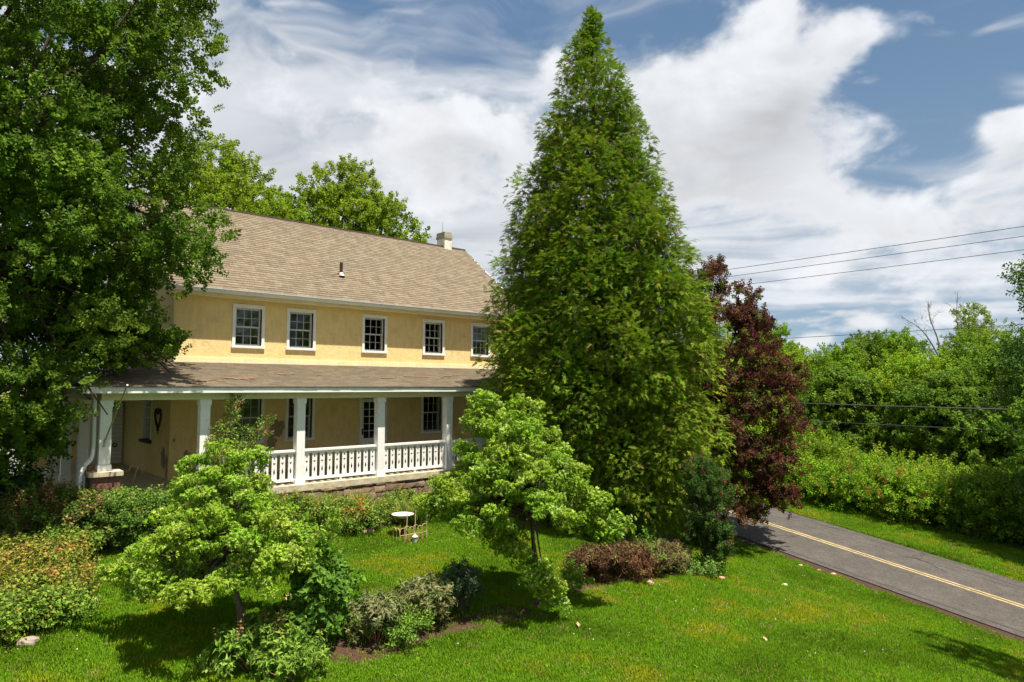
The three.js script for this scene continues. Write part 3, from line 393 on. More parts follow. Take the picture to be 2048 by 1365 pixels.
/** scatter a sprig over clumps {c, r:[x,y,z]} */
function foliage(parent, name, clumps, geo, mat, count, tint, o = {}) {
  const r = rng(o.seed ?? 5), w = clumps.map((k) => k.w ?? (k.r[0] * k.r[2] + k.r[0] * k.r[1])), total = w.reduce((a, b) => a + b, 0), base = origin.get(parent);
  const ms = [], cs = [], m = new THREE.Matrix4(), q = new THREE.Quaternion(), q2 = new THREE.Quaternion();
  clumps.forEach((k, ki) => {
    const n = Math.round(count * w[ki] / total), ct = k.tint ?? 1, kt = r();
    for (let i = 0; i < n; i++) {
      const u = dirOf(r); if (u.y < 0 && r() < (o.top ?? 0.35)) u.y = -u.y; const rad = (o.in ?? 0.5) + (1 - (o.in ?? 0.5)) * Math.cbrt(r());
      const lump = 1 + (o.lump ?? 0.25) * perlin.noise(u.x * 2.3 + ki * 3.7, u.y * 2.3, u.z * 2.3 + ki);
      const p = V(k.c.x + u.x * k.r[0] * rad * lump, k.c.y + u.y * k.r[1] * rad * lump, k.c.z + u.z * k.r[2] * rad * lump);
      if (o.keep && !o.keep(p)) continue;
      if (o.holes && perlin.noise(p.x * o.holes[0], p.y * o.holes[0] * 1.3, p.z * o.holes[0]) + (r() - 0.5) * 0.16 < o.holes[1]) continue;
      const d = u.clone().multiplyScalar(o.out ?? 0.8).add(V(0, o.up ?? 0.35, 0)).add(dirOf(r).multiplyScalar(o.mess ?? 0.55)).normalize();
      if (o.shingled) { const y_ = u.clone().add(V(k.c.x - base.x, 0, k.c.z - base.z).normalize().multiplyScalar(0.5)).add(V(0, 0.35 - 0.75 * r(), 0)).add(dirOf(r).multiplyScalar(0.6)).normalize(), n_ = V(0, 1, 0).addScaledVector(u, 0.7).add(dirOf(r).multiplyScalar(0.6)), x_ = y_.clone().cross(n_).normalize(), z_ = x_.clone().cross(y_); q.setFromRotationMatrix(new THREE.Matrix4().makeBasis(x_, y_, z_)); q2.identity(); } else { q.setFromUnitVectors(UP, d); } if (!o.shingled) q2.setFromAxisAngle(UP, r() * 6.283); q.multiply(q2);
      const s = lerp(...(o.scale ?? [0.75, 1.25]), r()); m.compose(p.sub(base), q, V(s, s, s)); ms.push(m.clone()); cs.push(tint(r, kt, u).multiplyScalar(ct));
    }
  });
  const im = new THREE.InstancedMesh(geo, mat, ms.length); ms.forEach((k, i) => { im.setMatrixAt(i, k); im.setColorAt(i, cs[i]); });
  im.name = name; im.userData.kind = 'stuff'; parent.add(im); origin.set(im, base.clone()); return im;
}
const blend = (list, jitter = 0.16) => (r, kt) => { const i = Math.floor(r() * list.length * 0.999), c = list[(i + Math.floor(kt * list.length)) % list.length]; const k = 1 + (r() - 0.5) * 2 * jitter; return C(c[0] * k * (0.92 + 0.16 * kt), c[1] * k, c[2] * k); };
const T = {
  maple: blend([[0.095, 0.17, 0.014], [0.115, 0.195, 0.016], [0.08, 0.15, 0.014], [0.145, 0.235, 0.02]], 0.2),
  back: blend([[0.20, 0.29, 0.014], [0.17, 0.26, 0.014], [0.235, 0.32, 0.016]]),
  cedar: blend([[0.18, 0.30, 0.022], [0.205, 0.325, 0.022], [0.24, 0.35, 0.022], [0.145, 0.26, 0.022], [0.25, 0.35, 0.024], [0.17, 0.29, 0.026], [0.24, 0.22, 0.05]], 0.14),
  dogwood: blend([[0.22, 0.35, 0.022], [0.26, 0.39, 0.035], [0.18, 0.30, 0.02], [0.34, 0.44, 0.09], [0.23, 0.36, 0.022]]),
  dogwoodSun: blend([[0.215, 0.35, 0.02], [0.27, 0.39, 0.04], [0.17, 0.30, 0.018], [0.33, 0.43, 0.07]]),
  purple: blend([[0.09, 0.03, 0.02], [0.125, 0.046, 0.024], [0.065, 0.022, 0.018], [0.16, 0.068, 0.03], [0.09, 0.024, 0.026], [0.10, 0.075, 0.016], [0.12, 0.16, 0.018]], 0.35),
  far: [blend([[0.145, 0.25, 0.016], [0.175, 0.28, 0.016]]), blend([[0.195, 0.32, 0.016], [0.23, 0.335, 0.018]]), blend([[0.115, 0.205, 0.018], [0.14, 0.235, 0.018]]), blend([[0.22, 0.28, 0.05], [0.19, 0.26, 0.035]])],
  bush: blend([[0.17, 0.33, 0.014], [0.21, 0.355, 0.016], [0.135, 0.28, 0.014], [0.26, 0.34, 0.024]], 0.35),
  grass: blend([[0.15, 0.295, 0.010], [0.175, 0.31, 0.010], [0.125, 0.265, 0.009]]),
};
const trunkOf = (parent, lists, mat = M.bark) => part('trunk', join(lists), mat, parent);
/** limbs from a trunk line to each clump */
function limbs(base, fork, clumps, r0, seed, share = 1) { const r = rng(seed), l = []; for (const k of clumps) { if (r() > share) continue; const t = 0.2 + 0.8 * r(), a = base.clone().lerp(fork, Math.min(1, 0.35 + 0.65 * t)), b = k.c, m = a.clone().lerp(b, 0.5).add(V((r() - 0.5) * 0.4, -0.06 * a.distanceTo(b), (r() - 0.5) * 0.4)); l.push(limb([a, m, b], r0 * (0.35 + 0.3 * r()), r0 * 0.08, 5, 4)); } return l; }
/** clumps spread over an egg-shaped envelope: radius(t) for t from 0 at the foot of the crown to 1 at its top */
function envelope(cx, cz, y0, y1, radius, n, size, seed, inner = 0.35) {
  const r = rng(seed), list = []; for (let i = 0; i < n; i++) { let best = null, bd = -1; for (let k = 0; k < 9; k++) { const t = r(), a = r() * 6.283, R_ = radius(t, a) * (inner + (1 - inner) * Math.sqrt(r())), p = V(cx + Math.cos(a) * R_, lerp(y0, y1, t), cz + Math.sin(a) * R_); let d = 1e9; for (const q of list) d = Math.min(d, q.c.distanceTo(p)); if (d > bd) { bd = d; best = p; } } const s = size * (0.7 + 0.6 * r()); list.push({ c: best, r: [s, s * 0.72, s] }); } return list;
}
const egg = (R_, k = 0.85) => (t) => R_ * Math.sin(Math.PI * Math.min(1, Math.pow(t * 0.93 + 0.06, k)));

function plainTree(name, label, x, z, top, foot, rad, n, sprigs, geo, tint, o = {}) {
  const y = land(x, z), t = thing(name, label, o.category ?? 'tree', [x, y, z], o.group), cl = envelope(x + (o.dx ?? 0), z + (o.dz ?? 0), foot, top, o.profile ?? egg(rad), n, o.size ?? rad * 0.36, o.seed ?? Math.round(x * 31 - z * 17)); const fork = V(x + (o.dx ?? 0), lerp(foot, top, 0.55), z + (o.dz ?? 0));
  trunkOf(t, [limb([V(x, y - 0.2, z), V(x + (o.dx ?? 0) * 0.3, lerp(y, foot, 0.7), z + (o.dz ?? 0) * 0.3), fork, V(fork.x, lerp(foot, top, 0.85), fork.z)], o.r0 ?? rad * 0.07, 0.02, 8, 4), ...limbs(V(x, lerp(y, foot, 0.8), z), fork, cl, (o.r0 ?? rad * 0.07) * 0.6, 4, o.share ?? 0.7)], o.bark ?? M.bark);
  foliage(t, 'crown', cl, geo, o.mat ?? LEAF, sprigs, tint, { seed: 9 + n, lump: 0.35, in: 0.3, holes: [1.0, -0.18], ...o.f }); return t;
}
const LOWBOUGHS = [[1.96, 6.78, -18.88, 0.85], [2.63, 7.0, -18.25, 0.8], [3.4, 6.69, -18.0, 0.75], [4.05, 6.95, -17.67, 0.6], [2.42, 5.89, -19.22, 0.8], [3.12, 6.01, -18.58, 0.75], [3.79, 5.96, -18.26, 0.6], [4.35, 5.69, -18.06, 0.5], [2.05, 5.06, -19.09, 0.75], [2.63, 4.83, -18.32, 0.55], [3.17, 5.12, -18.09, 0.5], [1.89, 4.15, -19.04, 0.65], [2.37, 4.21, -18.34, 0.5], [4.04, 5.48, -18.35, 0.5], [1.74, 5.86, -19.15, 0.75], [1.64, 3.6, -19.05, 0.5], [2.89, 4.39, -17.46, 0.35], [3.57, 6.76, -17.31, 0.55], [4.62, 6.04, -18.05, 0.45], [4.91, 5.38, -18.66, 0.4], [3.57, 5.89, -18.2, 0.6], [4.13, 6.04, -18.35, 0.6], [4.74, 5.75, -18.51, 0.5], [4.37, 5.43, -18.33, 0.42], [3.68, 5.35, -18.14, 0.42], [3.23, 5.63, -17.98, 0.6], [2.81, 5.46, -18.37, 0.6], [5.06, 5.51, -18.78, 0.35], [2.98, 4.72, -17.48, 0.4], [3.22, 4.4, -16.9, 0.28], [2.25, 3.63, -17.96, 0.4], [2.57, 3.96, -17.65, 0.35], [4.8, 8.02, -16.91, 0.5], [4.8, 8.49, -16.2, 0.55]];   // boughs of the maple hanging before and over the porch corner
// the big maple over the porch corner; its trunk stands left of the view
{
  const x = 0.2, z = -18.6, y = land(x, z), t = thing('maple_tree', 'large leafy maple overhanging the left corner of the porch roof', 'tree', [x, y, z]);
  const PM = [[2.99, 1.75], [4.33, 2.47], [5.33, 3.59], [6.0, 3.51], [7.34, 3.69], [8.46, 4.88], [9.79, 4.62], [10.91, 4.2], [11.91, 4.62], [13.25, 5.02], [15.04, 4.52], [17.82, 1.02]]; const prof = (h, a) => { const yy = lerp(3.1, 17.6, h); let k = 1; for (let i = 0; i + 1 < PM.length; i++) if (yy >= PM[i][0] && yy <= PM[i + 1][0]) k = lerp(PM[i][1], PM[i + 1][1], (yy - PM[i][0]) / (PM[i + 1][0] - PM[i][0])); return k * (1 - 0.16 * Math.max(0, Math.sin(a)) * Math.max(0, Math.sin(a))) * (1 + 0.15 * perlin.noise(Math.cos(a) * 1.8, yy * 0.5, Math.sin(a) * 1.8)); };
  const cl = envelope(x, z, 3.1, 17.6, prof, 150, 0.92, 101, 0.5);
  for (const [px, py, pz, q] of LOWBOUGHS) cl.push({ c: V(px, py, pz), r: [q, q * 0.7, q] });
  trunkOf(t, [limb([V(x, y - 0.3, z), V(x + 0.1, 5, z), V(x, 9, z + 0.2), V(x + 0.1, 15, z)], 0.42, 0.06, 10, 6), ...limbs(V(x, 3.6, z), V(x, 12, z), cl, 0.16, 14, 0.9)]);
  foliage(t, 'crown', cl, G.maple, LEAF, 24000, T.maple, { seed: 71, holes: [1.15, -0.2], lump: 0.5, in: 0.3, up: 0.15, keep: (p) => !(p.x > 5.2 && p.z < -20.2 && p.y < 8.4) && !(p.x > 2.5 && p.z < -16.7 && p.y < 5.15 + Math.min(0.75, (p.x - 2.5) * 0.26)) && !(p.x > 3.9 && p.z > -17.3 && p.y < 5.2) });
}
// trees behind the house
plainTree('shade_tree', 'green shade tree behind the roof ridge, half hidden by the maple', 11.6, -36.4, 16.8, 7, 5.0, 70, 7600, G.back, T.back, { group: 'shade trees behind the house' });
plainTree('shade_tree', 'rounded green shade tree rising behind the middle of the roof ridge', 18.2, -35.2, 17.2, 7.5, 4.1, 70, 7600, G.back, T.back, { group: 'shade trees behind the house' });
plainTree('shade_tree', 'top of a small green tree just left of the chimney', 21.6, -33.6, 13.9, 7.5, 1.9, 20, 1300, G.back, T.back, { group: 'shade trees behind the house' });
// the conifer
{
  const x = 16.25, z = -14.15, y = land(x, z), top = 17.2, t = thing('conifer_tree', 'tall dense conical evergreen with drooping sprays beside the house', 'tree', [x, y, z]);
  const PR_ = [[y, 2.0], [y + 0.7, 2.7], [2.2, 3.15], [4.6, 3.3], [6.2, 3.25], [7.5, 2.95], [8.74, 2.62], [10.97, 2.05], [12.56, 1.68], [14.3, 1.15], [16, 0.55], [17.2, 0.1]];
  const rad = (h) => { for (let i = 0; i + 1 < PR_.length; i++) if (h <= PR_[i + 1][0]) return lerp(PR_[i][1], PR_[i + 1][1], Math.max(0, (h - PR_[i][0]) / (PR_[i + 1][0] - PR_[i][0]))); return 0.1; };
  const r = rng(505), cl = [], br = []; const axisX = (h) => x - 0.25 * smooth(4, 16, h);
  for (let i = 0; i < 460; i++) { const u = (i + r()) / 460, h = y + 0.25 + (top - y - 0.3) * (1 - Math.pow(1 - u * 0.995, 0.66)), a = i * 2.39996 + r() * 0.5; const L = rad(h) * (0.80 + 0.32 * r()) * (1.0 + 0.13 * perlin.noise(Math.cos(a) * 2.1 + 5, h * 0.8, Math.sin(a) * 2.1)); const s = Math.min(0.62, 0.2 + L * 0.14) * (0.6 + 0.8 * r()); const c = V(axisX(h) + Math.cos(a) * (L - s * 0.55), h + 0.1 * L, z + Math.sin(a) * (L - s * 0.55)); cl.push({ c, r: [s, s * 1.15, s], w: s * s }); br.push(limb([V(axisX(h), h - 0.12 * L, z), V(axisX(h) + Math.cos(a) * L * 0.5, h - 0.1 * L, z + Math.sin(a) * L * 0.5), c], 0.012 + 0.012 * L, 0.006, 4, 2)); if (L > 1.2 && i % 2) cl.push({ c: V(axisX(h) + Math.cos(a) * L * 0.55, h, z + Math.sin(a) * L * 0.55), r: [s, s, s], w: s * s * 0.6 }); }
  for (let i = 0; i < 9; i++) cl.push({ c: V(axisX(16) + (r() - 0.5) * 0.3, 15.9 + i * 0.15, z + (r() - 0.5) * 0.3), r: [0.22 - i * 0.015, 0.25, 0.22 - i * 0.015], w: 0.1 });
  trunkOf(t, [limb([V(x, y - 0.3, z), V(x, 6, z), V(axisX(16), 17.0, z)], 0.3, 0.015, 8, 5), ...br]);
  foliage(t, 'crown', cl, G.cedar, leafMat({ transmission: 0.25, clearcoat: 0.06 }), 135000, T.cedar, { seed: 17, holes: [1.3, -0.27], in: 0.6, lump: 0.5, out: 0.75, up: -0.15, mess: 0.75, top: 0.2, scale: [0.65, 1.15], shingled: true, keep: (p) => p.z > -17.2 || p.y > 5.8 });
}
// purple maple between the conifer and the road
{
  const x = 20.4, z = -13.1, y = land(x, z), t = thing('purple_maple_tree', 'dark red leaved maple between the conifer and the road', 'tree', [x, y, z]);
  const cl = envelope(x + 0.8, z + 0.35, 1.2, 7.3, (h, a) => (1.15 + 1.5 * Math.sin(Math.PI * Math.min(1, h * 0.8 + 0.18))) * (1 + 0.25 * perlin.noise(Math.cos(a) * 2, h * 4, Math.sin(a) * 2)), 66, 0.44, 303, 0.3);
  for (const [dx, yy, dz, s] of [[0.2, 8.2, 0.1, 0.55], [0.5, 8.8, 0.2, 0.42], [0.55, 9.15, 0.25, 0.3], [1.1, 8.3, 0.5, 0.42], [1.5, 7.7, 0.8, 0.45], [1.7, 8.2, 0.9, 0.3], [-0.2, 7.7, -0.2, 0.6], [2.0, 7.2, 1.0, 0.4], [1.75, 0.9, 1.0, 0.5], [1.4, 0.75, 0.9, 0.45], [2.3, 5.6, 1.2, 0.7], [2.5, 4.9, 1.4, 0.6], [2.1, 1.3, 1.2, 0.4], [-0.5, 8.1, -0.5, 0.4], [-0.1, 8.6, -0.2, 0.32], [0.15, 7.4, 0.6, 0.45], [1.2, 6.8, 1.2, 0.45], [1.0, 7.4, 1.0, 0.35]]) cl.push({ c: V(x + dx, yy, z + dz), r: [s, s * 0.8, s] });
  trunkOf(t, [limb([V(x, y - 0.2, z), V(x + 0.1, 2.2, z), V(x + 0.5, 5, z + 0.2), V(x + 0.6, 8.6, z + 0.2)], 0.14, 0.02, 7, 5), ...limbs(V(x, 1.5, z), V(x + 0.6, 6, z + 0.2), cl, 0.07, 8)]);
  foliage(t, 'crown', cl, G.purple, LEAF, 6400, T.purple, { seed: 27, holes: [1.8, -0.2], lump: 0.7, in: 0.1, mess: 0.7 });
}
// the two dogwoods on the lawn
function dogwood(label, x, z, y1, clumps, n, tint, bark, seed, lean) {
  const y = land(x, z), t = thing('dogwood_tree', label, 'tree', [x, y, z], 'dogwoods on the lawn'), fork = V(x + lean[0] * 0.4, lerp(y, y1, 0.32), z + lean[1] * 0.4);
  trunkOf(t, [limb([V(x, y - 0.15, z), V(x + 0.03, lerp(y, fork.y, 0.5), z), fork, V(x + lean[0], lerp(y, y1, 0.82), z + lean[1])], 0.085, 0.015, 8, 5), ...limbs(V(x, lerp(y, y1, 0.22), z), V(x + lean[0] * 0.8, lerp(y, y1, 0.65), z + lean[1] * 0.8), clumps, 0.06, seed, 1)], bark);
  foliage(t, 'crown', clumps, G.dogwood, LEAF, n, tint, { seed, holes: [2.3, -0.13], in: 0.1, out: 0.5, up: 0.8, mess: 0.5, top: 0.5, lump: 0.6, scale: [0.65, 1.3] });
  return { t, y };
}
{
  const x = 9.16, z = -9.62, cl = envelope(x - 0.25, z - 0.3, 2.45, 4.6, (h) => lerp(1.58, 0.3, Math.pow(h, 1.4)), 120, 0.24, 411, 0.2); for (const k of cl) k.r[1] *= 0.75;
  for (const [px, yy, pz, s] of [[8.7, 1.9, -9.75, 0.38], [8.6, 2.2, -10.1, 0.4], [8.85, 1.5, -9.35, 0.34], [9.0, 1.2, -9.15, 0.3], [9.1, 0.98, -9.0, 0.24], [10.25, 2.1, -8.8, 0.3], [10.0, 2.35, -9.0, 0.34], [10.4, 2.35, -8.7, 0.3], [10.1, 2.7, -8.9, 0.3], [7.9, 3.0, -10.7, 0.36], [8.35, 4.3, -10.35, 0.34], [8.4, 4.65, -10.3, 0.3], [8.55, 4.2, -10.0, 0.4], [7.6, 2.7, -11.0, 0.28]]) cl.push({ c: V(px, yy, pz), r: [s, s * 0.75, s] });
  dogwood('spreading dogwood in front of the conifer with a low branch sweeping to the grass', x, z, 4.8, cl, 6000, T.dogwood, M.bark, 51, [-0.1, -0.1]);
}
{
  const x = 4.02, z = -11.0, cl = envelope(x - 0.15, z - 0.3, 2.0, 3.6, (h) => lerp(1.38, 0.4, Math.pow(h, 1.6)), 90, 0.21, 611, 0.2); for (const k of cl) k.r[1] *= 0.7;
  for (const [px, yy, pz, s] of [[2.7, 1.95, -12.45, 0.32], [2.95, 1.75, -12.2, 0.3], [3.0, 2.1, -12.3, 0.36], [3.45, 1.85, -11.6, 0.32], [4.6, 2.1, -10.7, 0.34], [4.95, 2.5, -10.5, 0.34], [5.1, 2.75, -10.4, 0.26], [4.2, 3.8, -11.1, 0.26], [3.8, 3.85, -11.4, 0.3], [3.5, 3.65, -11.7, 0.25]]) cl.push({ c: V(px, yy, pz), r: [s, s * 0.7, s] });
  dogwood('bright green dogwood with a slim grey trunk in front of the porch corner', x, z, 3.95, cl, 4600, T.dogwoodSun, M.barkGrey, 61, [-0.12, -0.2]);
}
/** a shrub of upright stems and leaf clumps */
function shrub(name, label, category, x, z, rx, h, rz, geo, tint, n, o = {}) {
  const y = land(x, z) - (o.sink ?? 0), t = thing(name, label, category, [x, y, z], o.group), r = rng(o.seed ?? Math.round(x * 97 - z * 53)); const cl = o.clumps ?? [];
  if (!cl.length) for (let i = 0; i < (o.k ?? 12); i++) { const a = i * 2.4 + r(), q = Math.sqrt((i + 0.5) / (o.k ?? 12)) * 0.78, s = 0.42 * (0.75 + 0.5 * r()); cl.push({ c: V(x + Math.cos(a) * q * rx, y + h * ((o.mid ?? 0.62) - 0.22 * q * q + 0.2 * (r() - 0.5)), z + Math.sin(a) * q * rz), r: [rx * s, h * 0.36, rz * s] }); }
  part('stem', join(cl.map((k) => limb([V(x + (k.c.x - x) * 0.2, y - 0.05, z + (k.c.z - z) * 0.2), V(x + (k.c.x - x) * 0.6, lerp(y, k.c.y, 0.5), z + (k.c.z - z) * 0.6), k.c], o.stem ?? 0.014, 0.004, 4, 2))), o.bark ?? M.twig, t);
  foliage(t, 'foliage', cl, geo, o.mat ?? LEAF, n, tint, { seed: 3 + n, in: 0.2, up: 0.5, lump: 0.6, holes: [2.6 / Math.max(0.6, rx), -0.16], keep: (p) => p.y > y + 0.02, ...o.f });
  for (const e of o.extra ?? []) foliage(t, e.name, e.clumps ?? cl, e.geo, LEAF, e.n, e.tint, { seed: 88 + e.n, in: 0.85, up: 0.9, out: 0.5, top: 0.9, mess: 0.3, ...e.f });
  return t;
}
const RED = blend([[0.22, 0.05, 0.03], [0.28, 0.08, 0.045], [0.18, 0.05, 0.04]]), ORANGE = blend([[0.42, 0.20, 0.06], [0.40, 0.26, 0.06], [0.34, 0.28, 0.05]]), PINK = blend([[0.45, 0.20, 0.13], [0.38, 0.22, 0.10], [0.40, 0.27, 0.10]]);
// crape myrtle by the road
shrub('crape_myrtle', 'upright dark green shrub with red shoot tips at the end of the low hedge', 'shrub', 15.35, -9.75, 0.85, 2.75, 0.85, G.small, blend([[0.055, 0.115, 0.018], [0.075, 0.15, 0.02], [0.045, 0.10, 0.018]]), 1900, { k: 22, stem: 0.022, f: { up: 0.7, lump: 0.4 }, extra: [{ name: 'red_shoot', geo: G.small, n: 90, tint: RED, f: { top: 1, in: 0.8 } }],
  clumps: (() => { const r = rng(64), l = [], y = land(15.35, -9.75); for (let i = 0; i < 30; i++) { const a = i * 2.4, t = r(), R_ = lerp(0.2, 0.52, Math.sin(Math.PI * Math.min(1, 0.15 + t * 0.72))) * Math.sqrt(r() * 0.8 + 0.2); l.push({ c: V(15.35 + Math.cos(a) * R_, y + 0.35 + t * 2.25, -9.75 + Math.sin(a) * R_), r: [0.24, 0.32, 0.24] }); } return l; })() });
// low bronze hedge of separate bushes, then the grey green one nearer the camera
const bronze = blend([[0.12, 0.055, 0.028], [0.16, 0.10, 0.04], [0.085, 0.04, 0.022], [0.18, 0.15, 0.05], [0.10, 0.05, 0.03]], 0.35), bronzeGreen = blend([[0.14, 0.12, 0.04], [0.18, 0.17, 0.055], [0.11, 0.06, 0.035], [0.20, 0.20, 0.06]], 0.3), sage = blend([[0.20, 0.235, 0.075], [0.25, 0.27, 0.11], [0.15, 0.20, 0.06], [0.28, 0.27, 0.12]], 0.25), sageDark = blend([[0.10, 0.15, 0.07], [0.14, 0.20, 0.10], [0.07, 0.11, 0.05]]);
const lowG = 'low bushes in the row across the lawn';
shrub('low_bush', 'leftmost dark bronze leaved bush of the low hedge by the dogwood', 'bush', 11.4, -10.1, 0.68, 0.58, 0.55, G.lance, bronze, 800, { group: lowG, f: { lump: 0.4 } });
shrub('low_bush', 'second bronze leaved bush from the dogwood in the low hedge', 'bush', 12.35, -10.1, 0.62, 0.58, 0.55, G.lance, bronze, 760, { group: lowG });
shrub('low_bush', 'bronze bush with a green weed growing through it in the low hedge', 'bush', 13.25, -10.15, 0.62, 0.56, 0.52, G.lance, bronzeGreen, 720, { group: lowG });
shrub('low_bush', 'olive brown bush of the low hedge nearest the crape myrtle', 'bush', 14.2, -10.2, 0.62, 0.55, 0.52, G.lance, bronzeGreen, 720, { group: lowG });
shrub('low_bush', 'pale sage green bush beside the tall leafy weed in the near row', 'bush', 5.95, -10.1, 0.52, 0.72, 0.48, G.glossy, sage, 300, { group: lowG });
shrub('low_bush', 'widest pale sage green bush in the middle of the near row', 'bush', 6.85, -10.15, 0.6, 0.78, 0.5, G.glossy, sage, 350, { group: lowG });
shrub('low_bush', 'small dark blue green bush at the right end of the near row', 'bush', 7.85, -10.3, 0.38, 0.72, 0.36, G.small, sageDark, 300, { group: lowG });
shrub('leafy_weed', 'tall bright green broad leaved weed at the left end of the near row', 'plant', 5.25, -10.55, 0.5, 1.25, 0.45, G.big, blend([[0.12, 0.26, 0.03], [0.16, 0.31, 0.035], [0.10, 0.22, 0.03]]), 260, { k: 9, f: { up: 0.7 } });
shrub('leafy_weed', 'light green weed growing through the bronze low hedge', 'plant', 13.05, -9.9, 0.2, 0.85, 0.2, G.mid, blend([[0.15, 0.30, 0.03], [0.18, 0.33, 0.04]]), 60, { k: 5 });
shrub('leafy_weed', 'low light green weed at the foot of the sage bushes', 'plant', 6.3, -9.55, 0.35, 0.42, 0.25, G.mid, blend([[0.17, 0.31, 0.03], [0.20, 0.33, 0.04]]), 90, { k: 5 });
shrub('leafy_weed', 'light green seedling between the dogwood branch and the bronze hedge', 'plant', 10.25, -9.75, 0.22, 0.5, 0.22, G.mid, blend([[0.17, 0.31, 0.03], [0.20, 0.33, 0.04]]), 50, { k: 4 });
shrub('leafy_weed', 'pale green weed at the foot of the crape myrtle', 'plant', 14.75, -9.5, 0.6, 0.22, 0.25, G.mid, blend([[0.18, 0.31, 0.06], [0.20, 0.33, 0.05]]), 110, { k: 6 });
// glossy shrubs at the bottom of the picture, under the left dogwood
const gloss = blend([[0.16, 0.29, 0.03], [0.21, 0.35, 0.045], [0.12, 0.23, 0.025], [0.25, 0.38, 0.06]]);
shrub('glossy_shrub', 'glossy whorled evergreen shrub below the left dogwood', 'shrub', 4.0, -10.25, 0.62, 0.62, 0.5, G.glossy, gloss, 270, { group: 'glossy shrubs in the foreground', extra: [{ name: 'dry_flower_head', geo: G.ivy, n: 7, tint: PINK }] });
shrub('glossy_shrub', 'nearest glossy evergreen shrub at the bottom edge of the lawn', 'shrub', 4.35, -9.7, 0.6, 0.5, 0.5, G.glossy, gloss, 220, { group: 'glossy shrubs in the foreground' });
shrub('glossy_shrub', 'glossy evergreen shrub between the tall weed and the dogwood trunk', 'shrub', 4.75, -10.75, 0.5, 0.55, 0.45, G.glossy, gloss, 170, { group: 'glossy shrubs in the foreground' });
// hedge in front of the porch corner
shrub('hydrangea', 'dark broad leaved shrub at the left end of the porch hedge', 'shrub', 1.35, -18.3, 0.95, 1.65, 0.8, G.big, blend([[0.05, 0.12, 0.03], [0.06, 0.14, 0.03]]), 520, { k: 14 });
const hedgeTint = blend([[0.13, 0.24, 0.03], [0.16, 0.28, 0.035], [0.10, 0.20, 0.025], [0.20, 0.27, 0.05]]), roseTint = blend([[0.13, 0.20, 0.03], [0.16, 0.24, 0.035], [0.22, 0.20, 0.05], [0.10, 0.17, 0.03]]);
shrub('rose_bush', 'rose bush with salmon tipped shoots in the porch hedge', 'shrub', 2.15, -17.35, 0.65, 1.2, 0.6, G.mid, roseTint, 950, { group: 'porch hedge', extra: [{ name: 'salmon_shoot', geo: G.ivy, n: 110, tint: PINK }] });
shrub('rose_bush', 'reddish tipped rose bush below the downspout', 'shrub', 2.85, -16.85, 0.62, 1.15, 0.55, G.mid, roseTint, 950, { group: 'porch hedge', extra: [{ name: 'salmon_shoot', geo: G.ivy, n: 130, tint: PINK }] });
shrub('privet_bush', 'dense green bush in front of the stone pedestal', 'shrub', 3.6, -16.75, 0.62, 1.15, 0.55, G.mid, hedgeTint, 1400, { group: 'porch hedge', f: { lump: 0.4 } });
shrub('privet_bush', 'dense green bush in the porch hedge left of the dogwood', 'shrub', 4.4, -16.7, 0.65, 1.0, 0.55, G.mid, hedgeTint, 1400, { group: 'porch hedge' });
shrub('privet_bush', 'green bush of the porch hedge behind the left dogwood', 'shrub', 5.35, -16.6, 0.65, 0.8, 0.55, G.mid, hedgeTint, 1100, { group: 'porch hedge' });
shrub('privet_bush', 'green bush where the porch hedge meets the stone foundation', 'shrub', 6.4, -16.7, 0.6, 0.7, 0.55, G.mid, hedgeTint, 1100, { group: 'porch hedge' });
// yellowing spirea in the lower left corner
const gold = blend([[0.30, 0.27, 0.04], [0.24, 0.28, 0.035], [0.18, 0.28, 0.03], [0.28, 0.26, 0.05]], 0.2), goldG = 'yellowing spirea patch in the lower left corner';
[[1.15, -15.6, 0.7, 'furthest yellow orange spirea below the porch hedge'], [2.1, -15.5, 0.6, 'yellow orange spirea at the edge of the lawn below the rose bush'], [1.0, -14.4, 0.72, 'yellow green spirea in the middle of the left corner patch'], [2.0, -14.4, 0.6, 'spirea bulging onto the lawn from the left corner patch'], [1.2, -13.3, 0.66, 'green low spirea nearest the bottom left corner'], [0.4, -15.1, 0.7, 'yellow spirea at the left edge behind the corner patch'], [1.95, -13.3, 0.45, 'small low green spirea at the lawn edge of the corner patch'], [1.4, -16.2, 0.65, 'yellow green spirea tucked under the hydrangea'], [2.5, -16.2, 0.5, 'small spirea in front of the reddish tipped rose bush'], [0.3, -13.9, 0.7, 'low green spirea at the left edge of the corner patch']].forEach(([x, z, s, label], i) => shrub('spirea_bush', label, 'bush', x - 0.05, z, s * 1.05, 0.42 + 0.05 * (i % 3), s * 0.85, G.ivy, i < 4 || i === 7 ? gold : blend([[0.16, 0.29, 0.03], [0.20, 0.31, 0.04], [0.25, 0.28, 0.04]]), Math.round(1100 * s), { group: goldG, k: 9, extra: i < 4 ? [{ name: 'rusty_flower_head', geo: G.ivy, n: 34, tint: ORANGE }] : [] }));
